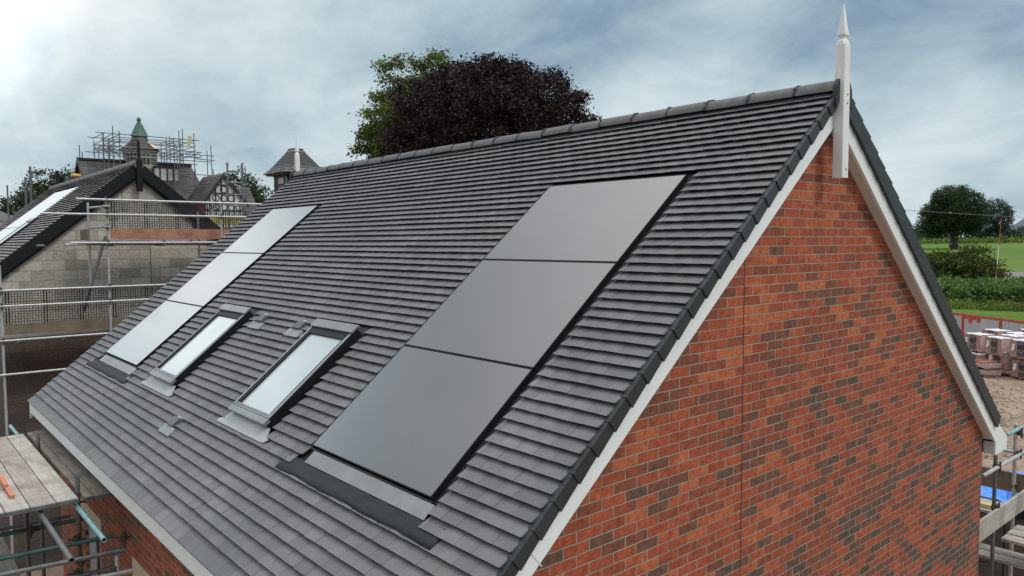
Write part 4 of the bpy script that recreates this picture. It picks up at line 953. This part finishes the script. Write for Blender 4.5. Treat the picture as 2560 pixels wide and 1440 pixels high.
# main roof, ridge along Y (slope towards +X)
def slope_rows(m, x_r, z_r, y0, y1, dz, dx, rows, yshift0=0, yshift1=0):
    """slate courses as stepped strips from ridge (x_r,z_r) to eaves (x_r+dx, z_r-dz)"""
    for k in range(rows):
        a, b = k / rows, (k + 1) / rows + .02
        A0_, A1_ = y0 + yshift0 * a, y1 + yshift1 * a
        n = max(4, int((A1_ - A0_) / .6))
        for q in range(n):
            u0, u1 = A0_ + (A1_ - A0_) * q / n + .01, A0_ + (A1_ - A0_) * (q + 1) / n - .01; j = rng.normal(0, .012)
            P = [Vector((x_r + dx * a, u0, z_r - dz * a)), Vector((x_r + dx * a, u1, z_r - dz * a)), Vector((x_r + dx * b, u1, z_r - dz * b + .05 + j)), Vector((x_r + dx * b, u0, z_r - dz * b + .05 + j))]
            Q = P + [p - Vector((0, 0, .05)) for p in P]; m.add(Q, [(0, 1, 2, 3), (7, 6, 5, 4), (3, 2, 6, 7), (0, 3, 7, 4), (1, 5, 6, 2)])
mb = MB(); slope_rows(mb, XM, 8.65, 11.3, 20.4, 4.6, 4.2, 18, 0, .9); slope_rows(mb, XM, 8.65, 11.3, 20.4, 4.6, -4.2, 8, 0, .9)
slope_rows(mb, XM + .5, 6.9, 20.2, 25.5, 2.6, 2.6, 10); mb.build('main_roof', 'slate', man)
mb = MB(); mb.prism([(XM - 4.1, 4.0), (XM + 4.1, 4.0), (XM, 8.55)], lambda a, b, d: Vector((a, d, b)), 11.45, 20.3); mb.build('roof_core', 'deck', man)
mb = MB(); mb.box((XM - .15, 11.25, 8.62), (XM + .15, 20.4, 8.80)); mb.build('ridge', 'timber', man)
mb = MB(); mb.prism([(XM - 4.3, 3.9), (XM - 4.1, 3.9), (XM, 8.5), (XM + 4.1, 3.9), (XM + 4.3, 3.9), (XM, 8.85)], lambda a, b, d: Vector((a, d, b)), 11.2, 11.32); mb.build('bargeboard', 'timber', man)
mb = MB(); mb.box((XM - 3.8, 11.6, GZ), (XM + 3.6, 25.4, 4.1)); mb.build('wall', 'brick_y', man)
# black and white gable facing +X
XG = -58; yg0, yg1, yc, zt, zb = 18.75, 22.15, 20.36, 7.35, 5.05
mb = MB(); pr([(yg0 + .15, zb - 4), (yg1 - .15, zb - 4), (yg1 - .15, zb + .1), (yc, zt - .25), (yg0 + .15, zb + .1)], XG - .3, XG, mb); gw = mb.build('gable_wall', 'white_plaster', man)
mb = MB()
def gz(y): return zt - .25 - (zt - zb) * abs(y - yc) / (yc - yg0) * 1.0
for y in np.linspace(yg0 + .45, yg1 - .45, 6): mb.box((XG, y - .05, zb - 2.2), (XG + .05, y + .05, gz(y)))
for z in (zb - .7, zb - .05, zb + .72, zb + 1.4):
    hw = max(.15, (zt - .35 - z) / (zt - zb) * 1.6)
    mb.box((XG, yc - min(hw, 1.6), z - .05), (XG + .06, yc + min(hw, 1.6), z + .05))
for z in (zb + .33, zb + 1.06, zb - .4):
    for y in np.arange(yc - 1.28, yc + 1.3, .64):
        if gz(y) - .35 < z: continue
        n = 14
        for q in range(n):
            a0, a1 = 2 * math.pi * q / n, 2 * math.pi * (q + 1) / n; r = .27
            mb.tube((XG + .02, y + r * math.cos(a0), z + r * math.sin(a0)), (XG + .02, y + r * math.cos(a1), z + r * math.sin(a1)), .035, 5)
mb.build('timber_frame', 'timber', gw)
mb = MB()
for s in (-1, 1):
    ye = yg0 - .15 if s < 0 else yg1 + .25
    pr([(yc, zt + .08), (ye, zb - .1), (ye, zb - .38), (yc, zt - .28)], XG + .02, XG + .22, mb)
mb.build('bargeboard', 'timber', man)
mb = MB()
for s in (-1, 1):
    for k in range(10):
        a, b = k / 10, (k + 1) / 10 + .03; ye = (yg0 - .15 if s < 0 else yg1 + .25)
        y0_, y1_ = yc + (ye - yc) * a, yc + (ye - yc) * b; z0_, z1_ = zt + .1 - (zt - zb + .15) * a, zt + .1 - (zt - zb + .15) * b + .04
        n = 8
        for q in range(n):
            x0 = XG + .2 - 5 * q / n; x1 = XG + .2 - 5 * (q + 1) / n + .02
            P = [Vector((x0, y0_, z0_)), Vector((x1, y0_, z0_)), Vector((x1, y1_, z1_)), Vector((x0, y1_, z1_))]; mb.add(P + [p - Vector((0, 0, .05)) for p in P], [(0, 1, 2, 3), (3, 2, 6, 7), (0, 3, 7, 4), (7, 6, 5, 4)])
mb.build('gable_roof', 'slate', man)
mb = MB(); mb.box((XG - 5, yg0 + .2, GZ), (XG - .31, yg1 - .2, 5)); mb.build('wing_wall', 'brick_y', man)
# low valley roof right of the tower with a timber panel
mb = MB(); mb.box((XM + 1.2, 16.8, 6.6), (XM + 1.4, 19.0, 8.35)); dw = mb.build('dormer_wall', 'white_plaster', man)
mb = MB()
for y in (16.8, 17.3, 17.9, 18.4, 18.95): mb.box((XM + 1.4, y - .05, 6.6), (XM + 1.46, y + .05, 8.35))
mb.box((XM + 1.4, 16.8, 8.2), (XM + 1.47, 19.0, 8.36)); mb.build('timber_frame', 'timber', dw)
# octagonal stair tower with copper cap
tw = thing('octagonal_turret', 'pale octagonal turret with bell-shaped slate roof and green copper cap', 'turret', (XM, 16.07, GZ))
cx, cy = XM, 16.10
mb = MB(); mb.lathe([(1.38, GZ - GZ + 4), (1.38, 8.05), (1.46, 8.1), (1.46, 8.3), (1.36, 8.34), (1.36, 9.55), (1.50, 9.6), (1.50, 9.72), (.2, 9.74)], (cx, cy, 0), 8, False, R(22.5)); mb.build('drum', 'cream', tw)
mb = MB()
for k in range(8):
    a = R(45 * k); d = Vector((math.cos(a), math.sin(a), 0)); p = Vector((cx, cy, 0)) + d * 1.27; tdir = Vector((-d.y, d.x, 0))
    for q in (-1, 0, 1):
        mb.obox(p + tdir * (.32 * q) + Vector((0, 0, 8.75)), d * .02, tdir * .11, (0, 0, .26)); mb.obox(p + tdir * (.32 * q) + Vector((0, 0, 9.28)), d * .02, tdir * .09, (0, 0, .10))
mb.build('opening', 'darkglass', tw)
mb = MB(); prf = []
for k in range(9):
    a = k / 9; r = .60 + 1.08 * a ** 1.75; z = 11.0 - 1.2 * a
    prf += [(r, z), (r + .035, z - .128)]
mb.lathe(prf + [(1.72, 9.74), (1.40, 9.70)], (cx, cy, 0), 8, False, R(22.5)); mb.build('slate_roof', 'slate', tw)
mb = MB(); mb.lathe([(.76, 10.98), (.66, 11.12), (.44, 11.6), (.24, 12.05), (.14, 12.12)], (cx, cy, 0), 8, False, R(22.5)); mb.build('copper_cap', 'copper', tw)
mb = MB(); mb.lathe([(.12, 12.10), (.19, 12.16), (.10, 12.2), (.18, 12.32), (.19, 12.42), (.12, 12.54), (.03, 12.62), (.0, 12.64)], (cx, cy, 0), 12); mb.build('finial_knob', 'copper', tw)
mb = MB(); mb.lathe([(1.55, 9.76), (1.20, 10.0), (.98, 10.25)], (cx + .16, cy + .03, .06), 8, False, R(22.5))
# bare felted patch on the right of the bell roof
mb = MB(); V = []
for k in range(6):
    a = .42 + .55 * k / 5; r = .60 + 1.08 * a ** 1.75 + .07; z = 11.0 - 1.2 * a
    for q in (R(28), R(62)): V.append(Vector((cx + r * math.cos(q), cy + r * math.sin(q), z)))
mb.add(V, [(2 * k, 2 * k + 1, 2 * k + 3, 2 * k + 2) for k in range(5)]); o = mb.build('bare_battens', 'yellow', tw); o.modifiers.new('s', 'SOLIDIFY').thickness = .04
# turret scaffold
ts = thing('turret_scaffold', 'dense thin tube scaffold wrapped round the copper-capped turret', 'scaffold', (XM, 16, GZ))
def ft(name, p0, p1, r=.042): return tubep(name, p0, p1, ts, 'tube_far', r, n=6)
X0s, X1s = XM + 2.3, XM - 2.2
for X, off in ((X0s, 0), (X1s, .25)):
    for y, z1 in ((12.75, 10.7), (13.46, 11.35), (13.95, 11.0), (18.25, 10.75), (18.7, 11.45), (19.0, 11.6), (19.95, 11.3), (13.1, 9.9), (18.5, 10.1)):
        ft('standard', (X, y + off, 6.4), (X, y + off, z1 - off * .5))
for y0, y1, z in ((12.2, 20.4, 10.72), (12.75, 20.0, 10.12), (12.8, 19.8, 9.72), (13.5, 19.9, 10.45), (12.0, 20.2, 9.45), (12.9, 21.4, 8.9), (12.8, 20.4, 9.2), (12.6, 20.2, 8.6)):
    ft('ledger', (X0s, y0, z), (X0s, y1, z), .036)
    if z > 9.3: ft('ledger', (X1s, y0 + .3, z + .12), (X1s, y1 - .1, z + .12), .036)
for y in (12.75, 13.46, 13.95, 18.3, 18.9, 19.95):
    for z in (9.4, 9.75, 10.15, 10.7): ft('transom', (X0s + .4, y, z), (X1s - .3, y + .2, z + .06), .034)
for y0, y1 in ((11.9, 13.6), (19.0, 20.4), (14.0, 15.6)):
    for z in (9.62, 9.18): ft('beam_chord', (X0s + .5, y0, z), (X0s + .5, y1, z), .036)
    k = 0; y = y0
    while y < y1 - .2: ft('beam_web', (X0s + .5, y, 9.18 if k % 2 else 9.62), (X0s + .5, y + .28, 9.62 if k % 2 else 9.18), .026); y += .28; k += 1
for k in range(26):
    y = 12.6 + 7.6 * rng.random(); z = 8.5 + 1.1 * rng.random(); ft('brace', (X0s + rng.uniform(-1, .3), y, z), (X0s + rng.uniform(-2, .3), y + rng.uniform(-.9, .9), z + rng.uniform(-.3, .4)), .03)
for p0, p1 in (((X0s, 21.1, 5), (X0s, 21.05, 9.9)), ((X0s, 21.5, 5), (X0s, 21.4, 10.35)), ((X0s, 21.6, 5), (X0s, 21.55, 8.3)), ((X0s, 20.0, 9.45), (X0s, 21.7, 9.45)), ((X0s, 20.0, 9.1), (X0s, 21.75, 9.05)), ((X0s, 17.6, 7.75), (X0s, 21.8, 7.7)), ((X0s, 18.6, 6.7), (X0s, 21.6, 6.65)), ((X0s, 18.8, 6.2), (X0s, 21.7, 6.15)), ((X0s, 20.0, 5), (X0s, 20.0, 8.2)), ((XM, 11.45, 8.6), (XM, 11.42, 9.85)), ((XM, 11.62, 8.6), (XM, 11.62, 9.3))): ft('standard' if abs(p0[1] - p1[1]) < .3 else 'ledger', p0, p1)
t = thing('debris_sheet', 'small cream sheet hanging on the right side of the turret scaffold', 'sheet', (X0s, 19.55, 10.6)); mb = MB()
V = [Vector((X0s + .06 + .04 * math.sin(3 * a + b), 19.42 + .32 * a - .1 * b, 11.05 - .95 * b)) for a in (0, .33, .66, 1) for b in (0, .33, .66, 1)]
mb.add(V, [(i * 4 + j, (i + 1) * 4 + j, (i + 1) * 4 + j + 1, i * 4 + j + 1) for i in range(3) for j in range(3)]); o = mb.build('cloth', 'yellow', t); o.modifiers.new('s', 'SOLIDIFY').thickness = .02
# slate lantern turret
lt = thing('lantern_turret', 'square black and white lantern turret with flared slate roof behind the far finial', 'turret', (-39.3, 18.12, GZ))
lx, ly = -39.3, 18.12
def ring4(r, z): return [Vector((lx + a * r, ly + b * r, z)) for a, b in ((-1, -1), (1, -1), (1, 1), (-1, 1))]
mb = MB(); rws = 9; prev = None
for k in range(rws):
    a, b = k / rws, (k + 1) / rws; ra, rb = .36 + 1.09 * a ** 1.35, .36 + 1.09 * b ** 1.35 + .04; za, zb2 = 7.40 - 1.48 * a, 7.40 - 1.48 * b + .035
    A_, B_ = ring4(ra, za), ring4(rb, zb2)
    for q in range(4):
        n = 5 + k // 2
        for i in range(n):
            f0, f1 = i / n + .006, (i + 1) / n - .006; j = rng.normal(0, .008)
            P = [A_[q].lerp(A_[(q + 1) % 4], f0), A_[q].lerp(A_[(q + 1) % 4], f1), B_[q].lerp(B_[(q + 1) % 4], f1) + Vector((0, 0, j)), B_[q].lerp(B_[(q + 1) % 4], f0) + Vector((0, 0, j))]
            mb.add(P + [p - Vector((0, 0, .045)) for p in P], [(0, 1, 2, 3), (3, 2, 6, 7), (0, 3, 7, 4), (1, 5, 6, 2)])
mb.build('slate_roof', 'tile', lt)
mb = MB(); vs = ring4(.36, 7.36) + ring4(1.40, 5.93) + ring4(1.35, 5.80); mb.add(vs, [(0, 1, 5, 4), (1, 2, 6, 5), (2, 3, 7, 6), (3, 0, 4, 7), (4, 5, 9, 8), (5, 6, 10, 9), (6, 7, 11, 10), (7, 4, 8, 11), (8, 9, 10, 11), (0, 1, 2, 3)]); mb.build('roof_core', 'timber', lt)
mb = MB(); mb.lathe([(.42, 7.36), (.50, 7.40), (.50, 7.48), (.42, 7.50), (0, 7.50)], (lx, ly, 0), 4, False, R(45)); mb.build('cap', 'slate', lt)
mb = MB(); mb.box((lx - .95, ly - .95, GZ), (lx + .95, ly + .95, 5.85)); mb.build('body', 'white_plaster', lt)
mb = MB()
for s, ax in ((-1, 'y'), (1, 'x')):
    for q in (-.93, -.62, .50, .93):
        if ax == 'y': mb.box((lx + q - .06, ly - 1.01, 3), (lx + q + .06, ly - .951, 5.85))
        else: mb.box((lx + .951, ly + q - .06, 3), (lx + 1.01, ly + q + .06, 5.85))
    for z in (5.72, 5.22, 4.3, 3.6):
        if ax == 'y': mb.box((lx - 1.03, ly - 1.02, z - .06), (lx + 1.03, ly - .952, z + .06))
        else: mb.box((lx + .952, ly - 1.03, z - .06), (lx + 1.02, ly + 1.03, z + .06))
mb.box((lx + .93, ly - 1.03, 3), (lx + 1.03, ly - .92, 5.85)); mb.build('timber_frame', 'timber', lt)
mb = MB(); mb.box((lx - .55, ly - .98, 4.35), (lx + .44, ly - .949, 5.15)); mb.build('window', 'darkglass', lt); mb = MB(); mb.box((lx + .949, ly - .55, 4.35), (lx + .98, ly + .44, 5.15)); mb.build('window', 'darkglass', lt)
# ladder-like lift behind the block house with pink-capped poles
lf = thing('loading_tower', 'scaffold tower of two pink-capped poles with rungs, right of the black gable apex', 'scaffold', (-20, 7, GZ))
for y in (6.74, 7.235): tubep('standard', (-20, y, GZ), (-20, y, 4.25), lf, 'tube_dark', .03); mb = MB(); mb.tube((-20, y, 4.22), (-20, y, 4.33), .042, 10); mb.build('pole_cap', 'pink', lf)
for z in (4.05, 3.67, 3.27, 2.9, 2.45): tubep('rung', (-20, 6.70, z), (-20, 7.28, z), lf, 'tube_dark', .026)
tubep('standard', (-20.4, 7.5, GZ), (-20.4, 7.5, 4.2), lf, 'tube_dark', .018)
mb = MB(); mb.box((-20.5, 6.0, 2.28), (-20.45, 8.2, 2.60)); mb.build('guard_sheet', 'yellow_m', lf)
# low tiled outbuilding between the houses
ob = thing('tiled_outbuilding', 'low grey tiled roof seen in the gap behind the scaffold', 'outbuilding', (-20, 8, GZ))
RO = Roof(5.6, 1.15, -1, math.cos(R(35)), math.sin(R(35)))
tile_obj('roof_slope', 'tile', ob, tiles(RO, -24, -15.5, [(.1 + .2 * k, k) for k in range(8)], .33, (), 0, 1.75, gauge=.2))
mb = MB(); mb.prism([(5.75, GZ), (8.3, GZ), (8.3, .9), (7.05, 2.05), (5.75, 1.1)], lambda a, b, d: Vector((d, a, b)), -23.8, -15.6); mb.build('wall', 'block_dark', ob)
mb = MB(); mb.tube((-24, 7.05, 2.1), (-15.5, 7.05, 2.1), .1, 10); mb.build('ridge', 'ridge', ob)
# far-left low house and upright poles
fh = thing('hipped_house', 'low hipped slate roof with cream eaves at the far left edge', 'house', (-46, -2, GZ))
q = at(-30, 530, 50)
mb = MB(); zt_, ze = q.z + .55, q.z - .62
vs = [(q.x - 3, q.y - .5, zt_), (q.x - 3, q.y + .3, zt_), (q.x + 2.2, q.y + 1.75, ze), (q.x + 2.2, q.y - 3.5, ze), (q.x - 8, q.y - 3.5, ze), (q.x - 8, q.y + 1.75, ze)]
mb.add(vs, [(0, 1, 2, 3), (0, 3, 4), (1, 5, 2), (0, 4, 5, 1), (2, 5, 4, 3)]); mb.build('roof', 'slate', fh)
mb = MB(); mb.box((q.x - 8, q.y - 3.4, ze - .32), (q.x + 2.1, q.y + 1.65, ze - .02)); mb.build('fascia', 'cream', fh)
mb = MB(); mb.box((q.x - 7.8, q.y - 3.2, GZ), (q.x + 1.8, q.y + 1.4, ze - .33)); mb.build('wall', 'white_plaster', fh)
pl = thing('pole_scaffold', 'two thick upright scaffold poles rising behind the pale roof at far left', 'scaffold', tuple(g(at(70, 500, 30))))
for x, y0, D, r in ((63, 443, 30, .04), (75, 416, 30, .045)):
    q0, q1 = at(x + 3, 560, D), at(x, y0, D); tubep('standard', (q0.x, q0.y, GZ), q1, pl, 'tube_dark', r)
q0, q1 = at(66, 470, 30), at(76, 465, 30); tubep('coupler_tube', q0, q1, pl, 'tube_dark', .03)
q1 = at(18, 463, 32); t = thing('scaffold_pole', 'single thin upright pole near the left edge of the picture', 'pole', (q1.x, q1.y, GZ)); tubep('tube', (q1.x, q1.y, GZ), q1, t, 'tube_dark', .03)
q = at(190, 438, 28); t = thing('orange_bundle', 'small orange wrapped bundle just above the pale roof ridge', 'bundle', tuple(q))
mb = MB(); V = []
for k, (r, z) in enumerate(((.0, -.1), (.16, -.1), (.19, -.03), (.15, .05), (.0, .08))): V.append((r, z))
mb.lathe(V, (0, 0, 0), 10); mb.v = [tuple(q + Vector((a * .8, b, c * .8))) for a, b, c in mb.v]; mb.build('wrap', 'orange', t)
mb = MB(); mb.box((q.x - .4, q.y - .3, GZ), (q.x + .4, q.y + .35, q.z - .09)); mb.build('support', 'wire', t)
q = at(143, 440, 26); t = thing('black_finial_post', 'black finial post at the far end of the pale roof ridge', 'finial', (q.x, q.y, 3.5)); mb = MB(); mb.box((q.x - .05, q.y - .05, 3.3), (q.x + .05, q.y + .05, 4.15)); mb.build('post', 'barge', t)
# ================================================================== SKY AND LIGHT
w = bpy.data.worlds.new('World'); S.world = w; w.use_nodes = True; t = w.node_tree; L = t.links
bg = t.nodes['Background']
SUN_EL, SUN_AZ = R(50), math.atan2(.28, .75)      # direction towards the sun in the XY plane
sky = N(t, 'ShaderNodeTexSky', sky_type='NISHITA', sun_disc=False); sky.sun_elevation = SUN_EL; sky.sun_rotation = math.pi / 2 - SUN_AZ
tc = t.nodes.new('ShaderNodeTexCoord').outputs['Generated']
sp = N(t, 'ShaderNodeSeparateXYZ'); L.new(tc, sp.inputs[0])
zc = N(t, 'ShaderNodeMath', operation='MAXIMUM', i_1=0.0); L.new(sp.outputs[2], zc.inputs[0])
za = N(t, 'ShaderNodeMath', operation='ADD', i_1=.32); L.new(zc.outputs[0], za.inputs[0])
dv = N(t, 'ShaderNodeVectorMath', operation='SCALE'); inv = N(t, 'ShaderNodeMath', operation='DIVIDE', i_0=1.0); L.new(za.outputs[0], inv.inputs[1]); L.new(tc, dv.inputs[0]); L.new(inv.outputs[0], dv.inputs['Scale'])
mp = N(t, 'ShaderNodeMapping'); mp.inputs['Rotation'].default_value = (0, 0, R(40)); mp.inputs['Scale'].default_value = (.80, 1.0, .0); mp.inputs['Location'].default_value = (3.2, 1.7, .4); L.new(dv.outputs[0], mp.inputs[0])
nA = noise(t, 1.05, 7, .52, mp.outputs[0], .25); nB = noise(t, .42, 3, .5, mp.outputs[0]); nC = noise(t, 3.4, 7, .62, mp.outputs[0], .6)
def dot(v):
    v = Vector(v).normalized(); d = N(t, 'ShaderNodeVectorMath', operation='DOT_PRODUCT'); d.inputs[1].default_value = tuple(v); L.new(tc, d.inputs[0]); return d.outputs['Value']
def mr(x, a, b, c, d, smooth=True):
    n = N(t, 'ShaderNodeMapRange'); n.interpolation_type = 'SMOOTHSTEP' if smooth else 'LINEAR'
    for k, v in zip((1, 2, 3, 4), (a, b, c, d)): n.inputs[k].default_value = v
    L.new(x, n.inputs[0]); return n.outputs[0]
def madd(*xs):
    r = None
    for x in xs:
        if r is None: r = x; continue
        n = N(t, 'ShaderNodeMath', operation='ADD'); L.new(r, n.inputs[0])
        if isinstance(x, float): n.inputs[1].default_value = x
        else: L.new(x, n.inputs[1])
        r = n.outputs[0]
    return r
dirp = lambda x, y: (at(x, y, 1) - CAM)
val = madd(mr(nC.outputs[0], .3, .7, -.17, .17, False), mr(nA.outputs[0], .32, .70, -.06, .84, False), mr(nB.outputs[0], .3, .7, -.10, .12, False),
           mr(dot(dirp(230, 190)), .86, 1.0, 0, .20), mr(dot(dirp(2440, 330)), .955, 1.0, 0, -.46), mr(dot((-.78, -.10, .63)), .93, 1.0, 0, -.16), mr(dot(dirp(2400, 510)), .985, 1.0, 0, .36), mr(dot((-1, -.10, .33)), .90, 1.0, 0, .34), -.05, mr(zc.outputs[0], .0, .10, .14, 0))  # includes out-of-view bright and dark sky patches shaped for the solar panel reflections
rp = ramp(t, [(.0, (.24, .35, .46)), (.25, (.40, .53, .60)), (.48, (.555, .675, .725)), (.72, (.71, .81, .84)), (1.0, (.94, .97, .965))]); L.new(val, rp.inputs[0])
sk = N(t, 'ShaderNodeVectorMath', operation='SCALE'); sk.inputs['Scale'].default_value = .08; L.new(sky.outputs[0], sk.inputs[0])
col = mixc(t, sk.outputs[0], rp.outputs[0], .93)
z1 = mr(sp.outputs[2], .48, .97, 1.0, 3.1); z2 = mr(dot((-1, -.08, .33)), .955, 1.0, 0, .85); zg = madd(z1, z2)  # second gain: out-of-view sky glow added to lift the far panels' reflection
col = mixc(t, col, (.60, .585, .575), mr(sp.outputs[2], .34, .75, 0, .8)); gs = N(t, 'ShaderNodeVectorMath', operation='SCALE'); L.new(col, gs.inputs[0]); L.new(zg, gs.inputs['Scale']); L.new(gs.outputs[0], bg.inputs['Color']); bg.inputs['Strength'].default_value = 1.0
sd = bpy.data.lights.new('sun', 'SUN'); sd.energy = 1.4; sd.angle = R(18); sd.color = (1, .985, .96); so = bpy.data.objects.new('sun', sd); COL.objects.link(so)
v = Vector((math.cos(SUN_AZ) * math.cos(SUN_EL), math.sin(SUN_AZ) * math.cos(SUN_EL), math.sin(SUN_EL))); so.rotation_euler = v.to_track_quat('Z', 'Y').to_euler()
S.view_settings.view_transform = 'Standard'; S.view_settings.look = 'None'; S.view_settings.exposure = 0; S.view_settings.gamma = 1
S.render.engine = 'CYCLES'; S.cycles.max_bounces = 6; S.cycles.use_denoising = True
for o in list(bpy.data.objects):
    if '_o' in o: del o['_o']
